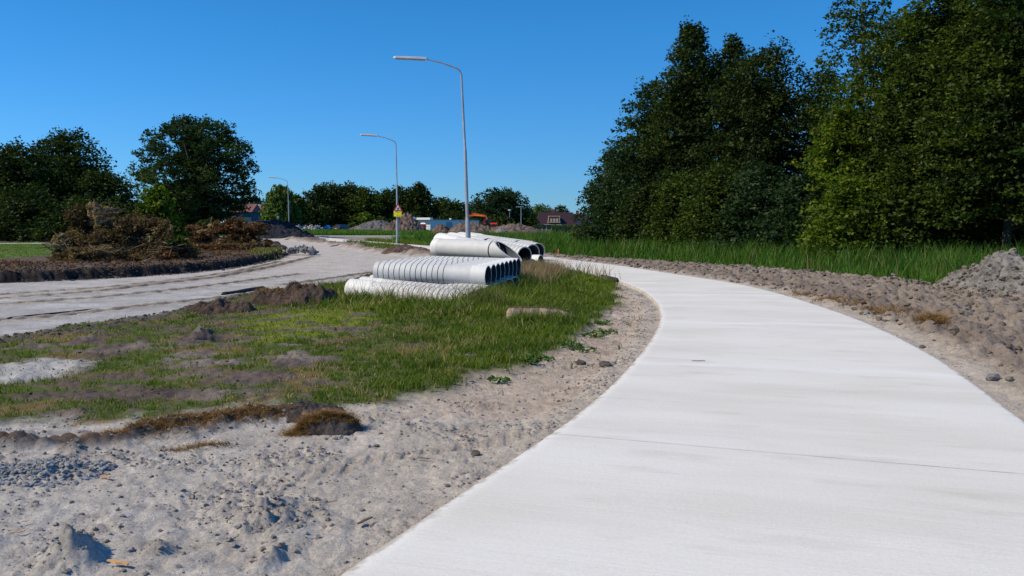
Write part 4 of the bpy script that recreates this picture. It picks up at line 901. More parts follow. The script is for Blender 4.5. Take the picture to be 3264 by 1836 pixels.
heap('spoil_heap', 'dark grey low ridge of spoil right of the blue cars', 'spoil heap', 1105, 1165, 722, 156, 3, 'spoil_grey', 8, .6, .25, SG, .7, lump=.8)
heap('spoil_heap', 'smooth black mound at the far end of the dirt road', 'spoil heap', 815, 1000, 709, 101, 4.5, 'spoil_black', 9, .38, .12, SG, 1.05, lump=.9)
heap('soil_ridge', 'brown ridge of clods at the far right edge of the dirt road', 'soil ridge', 905, 1060, 757, 90, 2.2, 'spoil', 10, .4, .3, None, .6, lump=.5)
heap('soil_ridge', 'dark brown broken soil ridge left of the large smooth pipe', 'soil ridge', 1215, 1400, 786, 47, 1.5, 'spoil_red', 11, .35, .35, None, .6, lump=.35)
heap('soil_ridge', 'low brown soil ridge between the road and the narrow far path', 'soil ridge', 1050, 1225, 776, 63, 1.6, 'spoil', 12, .5, .3, None, .6, lump=.4)
heap('soil_heap', 'grey clay mound at the right edge in front of the reeds', 'soil heap', 3035, 3480, 832, 19.6, 2.3, 'mound', 13, .42, .55, None, .7, res=190, lump=.34)
heap('soil_heap', 'dark brown peaty heap with brown turf at the road edge left of the pipes', 'soil heap', 790, 1085, 916, 17.4, .8, 'peat_brown', 14, .62, 1.3, None, .45, res=150, lump=.3)
heap('soil_heap', 'low dark peaty heap further left on the meadow edge', 'soil heap', 585, 815, 962, 15.7, .6, 'peat_brown', 15, .5, 1.2, None, .4, res=120, lump=.22)
heap('soil_heap', 'soil bed under the left ends of the far pipes', 'soil heap', 1385, 1600, 806, 38, 3, 'peat', 16, .35, .2, None, .4, res=60, lump=.4)
heap('peat_clod', 'dark peat lump behind the turf clod in the sandy foreground', 'clod', 840, 1115, 1288, 7.12, .34, 'peat', 17, .45, .3, None, .7, res=120, lump=.09)
heap('peat_clod', 'small dark peat lump beside the hole in the patchy meadow', 'clod', 528, 600, 1040, 13.4, .28, 'peat', 18, .5, .3, None, .7, res=60, lump=.1)
heap('turf_clod', 'overturned turf clod with brown hay on top in the sandy foreground', 'clod', 925, 1155, 1330, 6.6, .21, 'peat', 19, .5, .2, None, .5, res=120, lump=.08)
# hay lying on the clods and the ridge
def hay(name, label, pts, n, seed, rad, h=.07, w=.006, mat='hay', zoff=.0, zf=None):
    rg = np.random.default_rng(seed); P = []
    for _ in range(n):
        c = pts[rg.integers(len(pts))]; P.append((c[0]+rg.normal()*rad[0], c[1]+rg.normal()*rad[1]))
    P = np.array(P); z = terrain(P[:, 0], P[:, 1])[0] if zf is None else zf(P[:, 0], P[:, 1]); o = blades(name, np.column_stack([P, z+zoff]), h*(.5+.8*rg.random(n)), np.full(n, w), 1.6, M[mat], rg.random(n)*.84, rg, label, 'dry grass'); return o
def on_mesh(obname):
    from mathutils.bvhtree import BVHTree
    o = bpy.data.objects[obname]; bm = o.data; bv = BVHTree.FromPolygons([o.matrix_basis @ v.co for v in bm.vertices], [tuple(p.vertices) for p in bm.polygons])
    def f(x, y):
        g = terrain(x, y)[0]; out = []
        for a, b, c in zip(x, y, g):
            h = bv.ray_cast(Vector((a, b, 5)), Vector((0, 0, -1))); out.append(max(c, h[0].z) if h[0] is not None else c)
        return np.array(out)
    return f
hay('dry_grass', 'brown hay matted over the turf clod', [D(x, 1360, 6.58+dy) for x, dy in ((985, .02), (1020, .07), (1055, .09), (1090, .08), (960, -.04), (945, -.10), (975, -.06), (1110, .04), (1040, .02))], 4600, 401, (.045, .045), .06, .005, zf=on_mesh('turf_clod'))
hay('dry_grass', 'brown hay strip along the dark peat ridge', [G(x, y) for x, y in ((420, 1372), (480, 1362), (560, 1350), (640, 1340), (720, 1332), (800, 1322), (380, 1380), (850, 1318), (520, 1362), (700, 1338), (760, 1330))], 5000, 402, (.15, .05), .05, .006)
hay('dry_grass', 'thin hay streak in front of the peat ridge', [G(x, y) for x, y in ((560, 1415), (620, 1405), (680, 1400))], 500, 403, (.08, .03), .05, .005)
hay('dry_grass', 'tan turf tuft on the cloddy band right of the path', [G(x, y) for x, y in ((2975, 1042), (2990, 1030), (2960, 1035))], 1500, 404, (.07, .12), .14, .010)
hay('dry_grass', 'smaller tan tufts scattered on the band right of the path', [G(x, y) for x, y in ((2640, 955), (2700, 965), (2790, 990), (2830, 1000), (2870, 1010), (2740, 975), (2560, 938))], 1800, 405, (.16, .16), .10, .010)
hay('dry_grass', 'brown turf on top of the peaty heap at the road edge', [D(x, 940, 17.4+dy) for x, dy in ((850, -.2), (900, 0), (950, .1), (1010, .1), (880, .2))], 900, 406, (.25, .2), .10, .012, zf=on_mesh('soil_heap.001'))

# loose clods, stones and chips
def chunk_mesh(seed, s=(1, 1, 1), n=14):
    import bmesh
    r = random.Random(seed); bm = bmesh.new()
    for _ in range(n):
        v = Vector((r.gauss(0, 1), r.gauss(0, 1), r.gauss(0, 1))).normalized()*(.38+.14*r.random()); bm.verts.new((v.x*s[0], v.y*s[1], v.z*s[2]))
    bmesh.ops.convex_hull(bm, input=bm.verts); bmesh.ops.delete(bm, geom=[v for v in bm.verts if not v.link_faces], context='VERTS')
    return bm
def clod_field(name, label, mat, xs, ys, sizes, seed, cat='clods', zf=None):
    rg = np.random.default_rng(seed); lib = []
    for i in range(12):
        bm = chunk_mesh(seed*50+i, (1, .85, .65), 16); bm.verts.index_update(); lib.append((np.array([v.co[:] for v in bm.verts]), np.array([[v.index for v in f.verts] for f in bm.faces]))); bm.free()
    z = terrain(xs, ys)[0] if zf is None else zf(xs, ys); Vs = []; Fs = []; b = 0
    for i in range(len(xs)):
        v, f = lib[i % 12]; a = rg.random()*2*PI; R_ = np.array([[math.cos(a), -math.sin(a), 0], [math.sin(a), math.cos(a), 0], [0, 0, 1]])
        Vs.append(v@R_.T*sizes[i]+np.array([xs[i], ys[i], z[i]+sizes[i]*.12])); Fs.append(f+b); b += len(v)
    return tag(link(name, mesh_np(name, np.vstack(Vs), [np.vstack(Fs)], mat, False)), label, cat, kind='stuff')
rg = np.random.default_rng(500)
def zone_pts(n, box, cond, rg):
    x, y = scatter(box, n, rg); k = cond(x, y); return x[k], y[k]
def fore(x, y): return (sdf(GRASS_POLY, x, y) > .05) & (sdf(PATH_POLY, x, y) > .08) & (sdf(ROAD_POLY, x, y) > .1) & (np.abs(x) < y*.66+.3) & (rg.random(len(x)) < .12+.9*sst(-.05, .4, fbm(x, y, .9, 4, 8)))
x, y = zone_pts(130000, (-8, 4.2, 3.4, 24), fore, rg); clod_field('sand_clods', 'small crumbs and clods strewn over the grey sand in front', M['clod'], x, y, .010+.034*rg.random(len(x))**3.6+.0006*y, 501)
x, y = zone_pts(4500, (-8, 4.2, 3.4, 22), fore, rg); clod_field('dark_clods', 'scattered darker crumbs on the grey sand in front', M['clod_dark'], x, y, .008+.034*rg.random(len(x))**4+.0005*y, 502)
def edge_c(x, y):
    d = sdf(PATH_POLY, x, y); return (d > -.05) & (d < .22) & (rg.random(len(x)) < 1.1-4*np.abs(d)) & (fbm(x, y, .5, 3, 66) > -.15)
x, y = zone_pts(60000, (-2.5, 8, 3.2, 30), edge_c, rg); clod_field('edge_crumbs', 'crumbs of soil spilled along both edges of the concrete path', M['clod'], x, y, .006+.022*rg.random(len(x))**3+.0006*y, 509)
M['clod_band'] = soil_mat('band_clods', (.10, .082, .066), (.22, .185, .150), (.33, .29, .24), 6)
def rightb(x, y): return (sdf(REED_POLY, x, y) > .0) & (sdf(PATH_POLY, x, y) > .35) & (x > np.interp(y, OUT[:, 1][3:], OUT[:, 0][3:])) & (x < y*.68+1)
x, y = zone_pts(16000, (2, 17, 5, 45), rightb, rg); clod_field('grey_clods', 'broken clay clods covering the band right of the path', M['clod_band'], x, y, .015+.17*rg.random(len(x))**5+.0008*y, 503)
x, y = zone_pts(3500, (2, 17, 5, 45), rightb, rg); clod_field('dark_clods', 'dark peaty clods among the grey ones right of the path', M['clod_dark'], x, y, .03+.12*rg.random(len(x))**3+.0008*y, 504)
def road_c(x, y): return (np.abs(sdf(ROAD_POLY, x, y)-.1) < .35) & (x > -14) & (y < 40)
x, y = zone_pts(30000, (-14, -1, 9, 40), road_c, rg); clod_field('dark_clods', 'dark crumbs along the edge between road and meadow', M['clod_dark'], x, y, .02+.06*rg.random(len(x))**3+.001*y, 505)
def bankz(x, y): return (sdf(ROAD_POLY, x, y) > .15) & (sdf(ROAD_POLY, x, y) < 6) & (x < -8.5-(y-38)*.3) & (x > -y*.66-1) & (sdf(LAWN_POLY, x, y) > 0)
x, y = zone_pts(15000, (-24, -8, 20, 48), bankz, rg); clod_field('bank_clods', 'dark earth lumps covering the bank left of the road', M['peat_brown'], x, y, .04+.12*rg.random(len(x))**3, 510)
x, y = zone_pts(16000, (-24, -8, 20, 48), bankz, rg); k_ = fbm(x, y, 1.0, 3, 88) > -.05; x, y = x[k_], y[k_]
blades('leaf_litter', np.column_stack([x, y, terrain(x, y)[0]]), .10+.12*rg.random(len(x)), np.full(len(x), .035), 1.3, M['leaf_red'], rg.random(len(x))*.84, rg, 'brown leaf litter and roots on the bank below the brush piles', 'leaf litter')
def gravel(x, y):
    e = ell(130, 1490, 190, 45); return inell(e, x, y, 1.0, fbm(x, y, .4, 3, 2), .5) < 1
x, y = zone_pts(9000, (-4.6, -2.2, 4.3, 7), gravel, rg); clod_field('gravel_patch', 'bluish grey crumbly patch at the left edge of the foreground', soil_mat('blue_grey_clods', (.2, .21, .22), (.33, .345, .36), (.42, .43, .44), 8), x, y, .015+.04*rg.random(len(x))**2, 506)
x, y = zone_pts(4000, (-14, 3, 7, 22), lambda x, y: (np.min([inell(e, x, y, 1.05) for e in E_BARE], axis=0) < 1), rg); clod_field('meadow_clods', 'crumbled earth in the bare patches of the meadow', M['clod_dark'], x, y, .02+.05*rg.random(len(x))**3, 507)
def onm(x, y):
    q = np.min([inell(e, x, y, 1.1, fbm(x, y, .4, 3, 2), .4) for e, h, sd in MOUNDS], axis=0); return (q < 1) & (rg.random(len(x)) < 1.15-q)
x, y = zone_pts(16000, (-4.5, 1, 3.3, 9), onm, rg); clod_field('mound_clods', 'crumbly lumps heaped on the low sand mounds', M['clod'], x, y, .010+.045*rg.random(len(x))**2.5, 508)
mo = bpy.data.objects['soil_heap']; mx0 = mo.location
x = mx0.x+(rg.random(2600)*2-1)*2.0; y = mx0.y+(rg.random(2600)*2-1)*2.2; clod_field('mound_clods', 'rough lumps on the grey clay mound at the right edge', M['clod_band'], x, y, .03+.16*rg.random(len(x))**4, 511, zf=on_mesh('soil_heap'))
# single stones and wood chips that stand out
def single(name, label, cat, px, py, size, mat, seed, s=(1, .8, .6), group=None, rz=0.0, zsink=.25):
    g = G(px, py); z = hgt(g.x, g.y); bm = chunk_mesh(seed, tuple(size*k for k in s), 26); me = bpy.data.meshes.new(name); bm.to_mesh(me); bm.free(); me.materials.append(M[mat])
    o = link(name, me, None, (g.x, g.y, z+size*s[2]*(.5-zsink)), rz); return tag(o, label, cat, group)
single('stone', 'dark round lump on the soil between meadow and path bend', 'stone', 1928, 1155, .15, 'clod_dark', 601, (1, .8, .8))
single('stone', 'dark jagged clod left of the round lump near the path bend', 'clod', 1850, 1150, .15, 'clod_dark', 602, (1, .6, .6))
single('stone', 'pale flat stone on the clay band near the right edge', 'stone', 3170, 1200, .20, 'rubble', 603, (1, .7, .6))
single('stone', 'grey clod at the concrete edge opposite the second joint', 'clod', 2940, 1100, .10, 'clod_dark', 604)
single('stone', 'small dark clod on the sand left of the concrete edge', 'clod', 1515, 1430, .09, 'clod_dark', 605)
single('stone', 'small dark lump on the sand right of the turf clod', 'clod', 1200, 1405, .05, 'clod_dark', 606)
single('stone', 'pale stone half buried on the clay band beside the tan tuft', 'stone', 2660+100, 1000, .18, 'rubble', 607, (1, .7, .7))
def chip(label, px, py, L, w, ang, mat='wood', pitch=.05):
    g = G(px, py); z = hgt(g.x, g.y)+.018; mb = MB(); r = random.Random(px); n = 5
    pts = [(-L/2+L*i/4, r.uniform(-1, 1)*w*.5, .004*r.random()) for i in range(n)]
    vs = []; 
    for i, (a, b, c) in enumerate(pts):
        ww = w*(.35+.65*math.sin(PI*(i+.6)/(n+.2)))
        vs += [(a, b-ww/2, c), (a, b+ww/2, c), (a, b+ww/2, c+w*.35), (a, b-ww/2, c+w*.35)]
    fs = [(0, 1, 2, 3), (4*n-1, 4*n-2, 4*n-3, 4*n-4)]
    for i in range(n-1):
        for k in range(4): fs.append((4*i+k, 4*i+(k+1) % 4, 4*i+4+(k+1) % 4, 4*i+4+k))
    mb.add(vs, fs); o = mb.build('wood_chip', M[mat], None, (g.x, g.y, z), math.radians(ang)); return tag(o, label, 'wood chip', 'splinters of wood on the sand')
chip('tan splinter on the sand right of the bluish crumbly patch', 335, 1510, .075, .018, -25, 'wood')
chip('orange splinter low at the left edge of the sand', 58, 1685, .07, .012, 30, 'wood')
chip('straw-coloured splinter between the two sand lumps', 618, 1704, .05, .010, -30, 'twig_pale')
chip('crooked tan root beside the big sand lump at the bottom', 375, 1790, .13, .020, -28, 'wood')
chip('small reddish splinter at the left edge of the sand', 80, 1650, .04, .010, 35, 'wood')
chip('pale splinter just right below the turf clod', 1015, 1432, .05, .012, 10, 'wood')
chip('brown twig on the sand left of the concrete edge', 1350, 1455, .10, .012, -15, 'twig')
chip('curled brown twig on the sand near the bottom centre', 1165, 1650, .12, .018, 60, 'twig')
chip('dark twig lying across the concrete path', 2226, 1152, .16, .014, 0, 'twig')
o = bpy.data.objects['wood_chip.008']; o.location.z = .006; o['group'] = 'twigs'; o['category'] = 'twig'

# concrete rubble: every chunk is an object
lib = []
for i in range(8):
    bm = chunk_mesh(700+i, (1, .85, .75), 12); me = bpy.data.meshes.new('rubble_chunk'); bm.to_mesh(me); bm.free(); me.materials.append(M['rubble']); lib.append(me)
def rubble(label, px0, px1, Y, top, n, s0, s1, seed, depth, group):
    r = random.Random(seed); a, b = D(px0, 740, Y).x, D(px1, 740, Y).x; hmax = D(px0, top, Y).z
    for i in range(n):
        t = r.random(); y = Y+(r.random()-.5)*depth; x = a+(b-a)*t; e = math.sin(PI*min(1, max(0, t)))**.6*(1-abs(y-Y)/depth*1.2); s = s0+(s1-s0)*r.random()**1.5
        zz = max(.0, (hmax-s*.5)*e*(r.random()**.6)); o = link('rubble_chunk', lib[i % 8], None, (x, y, zz+s*.2)); o.rotation_euler = (r.random()*6, r.random()*6, r.random()*6); o.scale = (s, s*(.7+.5*r.random()), s*(.6+.3*r.random()))
        tag(o, label, 'rubble', group)
rubble('pale concrete rubble chunk in the long pile behind the grass', 885, 965, 150, 706, 62, .8, 2.0, 1, 5, 'far concrete rubble pile')
rubble('pale concrete rubble chunk in the long pile behind the grass', 955, 1028, 150, 713, 46, .7, 1.8, 2, 4, 'far concrete rubble pile')
rubble('grey concrete rubble chunk on the tip of the road bank', 905, 1005, 45, 775, 90, .10, .50, 3, 2.2, 'near concrete rubble pile')

# ------------------------------------------------------------------ street lamps
def lamp_parts(root, H=9.0, side=-1, arm=1.20, head=1.48, hr=.075):
    mb = MB(); mb.tube([(0, 0, -.3), (0, 0, 1.6), (0, 0, 1.75), (-.01, 0, 1.9)], [.112, .112, .106, .078], 16)
    mb.tube([(-.01, 0, 1.9), (-.03, 0, 4.9), (-.03, 0, 4.95), (-.08, 0, 7.0)], [.078, .070, .056, .052], 14)
    mb.build('pole', M['steel'], root, smooth=True)
    mb = MB(); s = side; top = H-.35
    pts = [(-.08, 0, 7.0), (-.1, 0, top-.55)]
    for k in range(1, 7):
        a = k/6*math.radians(70); pts.append((-.1+s*(.38*(1-math.cos(a))), 0, top-.55+.38*math.sin(a)+.0))
    ex, ez = pts[-1][0], pts[-1][2]; pts += [(ex+s*arm*.5, 0, ez+.22), (ex+s*arm, 0, ez+.36)]
    mb.tube(pts, [.052, .045]+[.038]*6+[.032, .028], 10); mb.build('arm', M['steel'], root, smooth=True)
    hx, hz = ex+s*arm, ez+.37; mb = MB(); sec = [(0, .04, .05), (.04, .085, .09), (.5, .10, .10), (head-.08, .095, .085), (head, .05, .04)]
    vs = []; 
    for t, w, h in sec:
        x = hx+s*t; z = hz+t*.05; vs += [(x, -w, z-.01), (x, w, z-.01), (x, w*.75, z+h*.75), (x, 0, z+h), (x, -w*.75, z+h*.75)]
    fs = []
    for i in range(len(sec)-1):
        for k in range(5): fs.append((5*i+k, 5*i+(k+1) % 5, 5*i+5+(k+1) % 5, 5*i+5+k))
    fs += [(4, 3, 2, 1, 0), tuple(5*(len(sec)-1)+k for k in range(5))]
    mb.add(vs, fs); hd = mb.build('lamp_head', M['lamp_grey'], root)
    mb = MB(); mb.prism([(hx+s*.10, hz-.055), (hx+s*(head-.12), hz+.055-.05), (hx+s*(head-.12), hz+.055), (hx+s*.10, hz-.005)] if s > 0 else [(hx+s*.10, hz-.055), (hx+s*.10, hz-.005), (hx+s*(head-.12), hz+.055), (hx+s*(head-.12), hz+.005)], -.07, .07)
    mb.build('lamp_cover', M['lamp_glass'], hd)
    mb = MB(); mb.box((.0, -.113, .8), (.09, .012, .38)); mb.build('service_door', M['steel'], root)
    return root
LG_ = 'street lamps'
def lamp(label, base_px, Y, rz=0.0, lean=0.0, scale=1.0, side=-1, H=9.0):
    p = D(base_px, HOR, Y); r = thing('street_lamp', label, 'street lamp', (p.x, Y, -.02), rz, LG_); r.rotation_euler = (0, lean, rz); r.scale = (scale,)*3; return lamp_parts(r, H, side)
lamp('tall grey street lamp rising right behind the pale pipes', 1494, 37.2, math.radians(5), -.024, 1.0)
lamp('grey street lamp carrying the warning triangle and the yellow board', 1266, 71, math.radians(4), .008, 1.02)
lamp('slim grey street lamp in front of the pale willow', 921, 120, math.radians(3), .004, .93)
lamp('far leaning street lamp beside the blue tarpaulin', 1057, 235, 0, .05, .93, 1)
lamp('far street lamp with a pale arm behind the left end of the cabins', 1361, 240, 0, .0, .82, -1)
lamp('far street lamp behind the middle of the cabins, arm to the right', 1450, 300, 0, .0, .92, 1)
lamp('far street lamp showing just right of the main lamp pole', 1503, 300, 0, 0, .86, 1)
def post_lamp(label, px, top, Y, w, headshape):
    p = D(px, top, Y); r = thing('post_lamp', label, 'street lamp', (p.x, Y, 0)); mb = MB(); mb.tube([(0, 0, -.2), (0, 0, p.z)], [w, w*.7], 8); mb.build('pole', M['steel'], r, smooth=True)
    mb = MB()
    if headshape: mb.tube([(0, 0, p.z-.1), (0, 0, p.z), (0, 0, p.z+.2), (0, 0, p.z+.28)], [.1, .42, .38, .1], 12)
    else: mb.box((-.5, 0, p.z+.05), (1.2, .2, .12))
    mb.build('lamp_head', M['lamp_grey'], r, smooth=headshape)
post_lamp('short post-top lamp with a mushroom head in front of the far trees', 1624.5, 671, 215, .09, True)
post_lamp('plain tall lamp post left of the dark red roof', 1661, 660, 180, .10, False)
post_lamp('thin pale post at the right end of the second roofed house', 1865.5, 682, 150, .05, False)

# warning sign and yellow board, both clamped to the second lamp
def signs():
    Y = 70.85; c = D(1268.5, 664.5, Y); r = thing('warning_sign', 'red-rimmed warning triangle with two black walking figures on the lamp pole', 'road sign', tuple(c), 0)
    s = .405; tri = lambda k: [(-s*k, -s*.577*k), (s*k, -s*.577*k), (0, s*1.155*k)]
    mb = MB(); mb.prism(tri(1.0)[::1], -.012, .012); mb.build('sign_rim', M['signred'], r)
    mb = MB(); mb.prism([(x, z) for x, z in tri(.60)], -.016, -.0125); mb.build('sign_face', M['white'], r)
    mb = MB()
    def fig(cx, cz, k):
        mb.prism([(cx+.032*k*math.cos(a*PI/4), cz+.115*k+.034*k*math.sin(a*PI/4)) for a in range(8)], -.02, -.017)
        mb.prism([(cx-.035*k, cz-.02*k), (cx+.035*k, cz-.02*k), (cx+.045*k, cz+.075*k), (cx-.045*k, cz+.075*k)], -.02, -.017)
        mb.prism([(cx-.035*k, cz-.02*k), (cx-.06*k, cz-.12*k), (cx-.03*k, cz-.12*k), (cx+.0*k, cz-.02*k)], -.0205, -.0175)
        mb.prism([(cx+.0*k, cz-.02*k), (cx+.04*k, cz-.12*k), (cx+.075*k, cz-.12*k), (cx+.035*k, cz-.02*k)], -.0205, -.0175)
        mb.prism([(cx+.03*k, cz+.07*k), (cx+.085*k, cz-.0*k), (cx+.07*k, cz-.015*k), (cx+.02*k, cz+.04*k)], -.021, -.018)
    fig(-.055, -.04, .82); fig(.05, -.02, 1.0); mb.build('pictogram', M['ink'], r)
    mb = MB(); mb.tube([(0, .03, -.12), (0, .16, -.12)], .02, 8); mb.tube([(0, .03, .12), (0, .16, .12)], .02, 8); mb.build('bracket', M['steel'], r)
    c = D(1267.5, 681, Y); r = thing('notice_board', 'yellow notice board with faint dark lines under the warning triangle', 'notice board', tuple(c), 0)
    mb = MB(); mb.box((0, 0, 0), (.655, .022, .47)); mb.build('board', M['yellow'], r)
    mb = MB(); mb.prism([(-.20, .215), (-.11, .135), (-.10, .165), (.02, .215)], -.016, -.0125)  # ink wedge at top left: the triangle's cast shadow painted on the board
    mb.box((-.27, -.014, .17), (.10, .004, .10), mi=1); mb.box((.03, -.014, .155), (.12, .003, .022)); mb.box((.09, -.014, .095), (.34, .003, .016), mi=2); mb.box((0, -.014, -.11), (.12, .003, .022)); mb.box((-.16, -.014, .05), (.18, .003, .010), mi=2); mb.box((.1, -.014, -.15), (.4, .003, .008), mi=2)
    mb.build('print', [M['ink'], M['white'], plain('faded_print', (.30, .27, .02), .6, .1)], r)  # printed marks together with the painted shadow wedge
    mb = MB(); mb.tube([(0, .0, 0), (0, .16, 0)], .02, 8); mb.build('bracket', M['steel'], r)
signs()

# ------------------------------------------------------------------ building-site things
def cabins():
    a = D(1372.5, 736, 165); b = D(1527, 736, 184); L = math.hypot(b.x-a.x, b.y-a.y); rz = math.atan2(b.y-a.y, b.x-a.x); h = D(1372.5, 699, 165).z; W2 = 2.6
    r = thing('site_cabin', 'long grey-blue site cabin with a white left end behind the heaps', 'site cabin', (a.x, a.y, 0), rz)
    mb = MB(); mb.box((L/2, W2/2, h/2+.02), (L, W2, h-.04)); nrib = int(L/.6)
    mb.build('cabin_body', M['cabin'], r)
    mb = MB(); mb.box((L/2, -.03, h-.08), (L, .06, .16)); mb.box((L/2, -.03, .1), (L, .06, .2)); mb.box((L*.42, -.02, h*.46), (L*.3, .03, .06)); mb.build('frame_rails', M['cabin_dark'], r)
    mb = MB(); mb.box((-.06, W2/2, h/2-.12), (.12, W2, h-.26)); mb.build('end_wall', M['white'], r)
    mb = MB(); mb.box((-.25, W2/2-.1, h+.12), (1.1, W2+.5, .42)); mb.build('roof_sign', M['white'], r)
    mb = MB()
    for t in (.3, 1.3, 2.3): mb.box((-.13, t, h*.5), (.02, .035, h*.62))
    mb.box((-.13, 1.3, h*.78), (.02, 2.0, .04)); mb.box((-.13, 1.3, h*.45), (.02, 2.0, .04)); mb.box((-.14, .6, .4), (.02, .7, .3)); d = mb.build('door_bars', M['cabin_dark'], r)
    wx = L*.36
    mb = MB()
    for dx in (-1.1, 1.1): mb.box((wx+dx, -.06, h*.55), (.08, .06, 1.2))
    for dz in (-.6, 0, .6): mb.box((wx, -.06, h*.55+dz), (2.2, .05, .07))
    w = mb.build('window_grille', M['cabin_dark'], r); mb = MB(); mb.box((wx, -.035, h*.55), (2.1, .03, 1.1)); mb.build('pane', plain('bluish_pane', (.16, .24, .33), .3, .1), w)
    mb = MB(); mb.box((L*.12, -.03, h*.5), (.35, .03, .22)); mb.build('label_plate', M['white'], r)
    cu = bpy.data.curves.new('lettering', 'FONT'); cu.body = 'Bou'; cu.size = 1.5; cu.extrude = .01; cu.offset = .03; cu.materials.append(M['ink']); t_ = bpy.data.objects.new('lettering_curve', cu); me_ = bpy.data.meshes.new_from_object(t_); bpy.data.objects.remove(t_); o = link('lettering', me_, r); o.location = (L*.60, -.04, .95); o.rotation_euler = (PI/2, 0, 0)
    mb = MB(); mb.prism([(L*.555, 1.5), (L*.60, 1.5), (L*.60, 2.1), (L*.585, 2.3)], -.05, -.02); mb.build('logo_mark', plain('dark_red_mark', (.18, .01, .04), .5, .05), r)
    mb = MB(); mb.tube([(L*.43, .5, h), (L*.43, .5, h+.25)], .25, 8); mb.build('roof_vent', M['white'], r)
cabins()
def toilet():
    p = D(1349, 736, 163); r = thing('portable_toilet', 'red portable toilet with a white roof left of the site cabin', 'portable toilet', (p.x, 163, 0))
    h = D(1349, 714, 163).z-.0; mb = MB(); mb.box((0, 0, h/2+.05), (1.1, 1.1, h-.1)); mb.build('cubicle', M['red'], r)
    mb = MB(); mb.box((0, -.56, h/2+.02), (.66, .03, h-.35)); d = mb.build('door', plain('dark_red_plastic', (.38, .02, .02), .5, .05), r); mb = MB(); mb.box((.25, -.59, h*.5), (.06, .03, .16)); mb.build('handle', M['white'], d)
    mb = MB(); mb.box((0, 0, h+.12), (1.2, 1.2, .28), taper=.55); mb.build('roof', M['white'], r)
toilet()
def excavator():
    Y = 196; k = Y/F_PX; p = D(1548, 715, Y); r = thing('excavator', 'orange excavator with an arched boom behind the site cabin', 'excavator', (p.x, Y, 0)); X = lambda px: (px-1548)*k; Z = lambda py: CAM_H-(py-HOR)*k
    mb = MB(); mb.prism([(X(1497), Z(687)), (X(1510), Z(678.5)), (X(1530), Z(682)), (X(1546), Z(685.5)), (X(1552), Z(690)), (X(1556), Z(705)), (X(1550), Z(705)), (X(1547), Z(692)), (X(1530), Z(690)), (X(1510), Z(689)), (X(1497), Z(690.5))][::-1], -.3, .3)
    bo = mb.build('boom', M['orange'], r); mb = MB(); mb.tube([(X(1512), -.32, Z(687)), (X(1544), -.32, Z(690))], .14, 8); mb.build('boom_cylinder', M['orange_light'], bo)
    mb = MB(); mb.prism([(X(1486), Z(686)), (X(1498), Z(685)), (X(1500), Z(689)), (X(1489), Z(691)), (X(1484), Z(704)), (X(1481), Z(704))][::-1], -.22, .22); st = mb.build('stick', M['orange'], r)
    mb = MB(); mb.prism([(X(1480), Z(704)), (X(1486), Z(704)), (X(1489), Z(712)), (X(1484), Z(717)), (X(1478), Z(712))][::-1], -.6, .6); mb.build('bucket', M['black'], st)
    mb = MB(); mb.prism([(X(1532), Z(714)), (X(1566), Z(714)), (X(1566), Z(701)), (X(1556), Z(699)), (X(1546), Z(701)), (X(1532), Z(706))][::-1], -1.2, 1.2); mb.build('engine_body', plain('dark_green_grey_body', (.012, .03, .03), .5, .1), r)
    mb = MB(); mb.prism([(X(1541), Z(714)), (X(1549), Z(714)), (X(1549), Z(699.5)), (X(1543), Z(700))][::-1], -1.35, -.2); c = mb.build('cab', M['red'], r); mb = MB(); mb.prism([(X(1542.5), Z(708)), (X(1548), Z(708)), (X(1548), Z(701)), (X(1544), Z(701.5))][::-1], -1.38, -1.355); mb.build('cab_window', M['glass'], c)
    for s in (-1, 1):
        mb = MB(); pl = []; 
        for a in range(16):
            t = a/16*2*PI; pl.append((1.6*math.copysign(abs(math.cos(t))**.5, math.cos(t)), .45+.45*math.sin(t)))
        mb.prism(pl[::-1], s*1.1-.25, s*1.1+.25); mb.build('track', M['black'], r)
excavator()
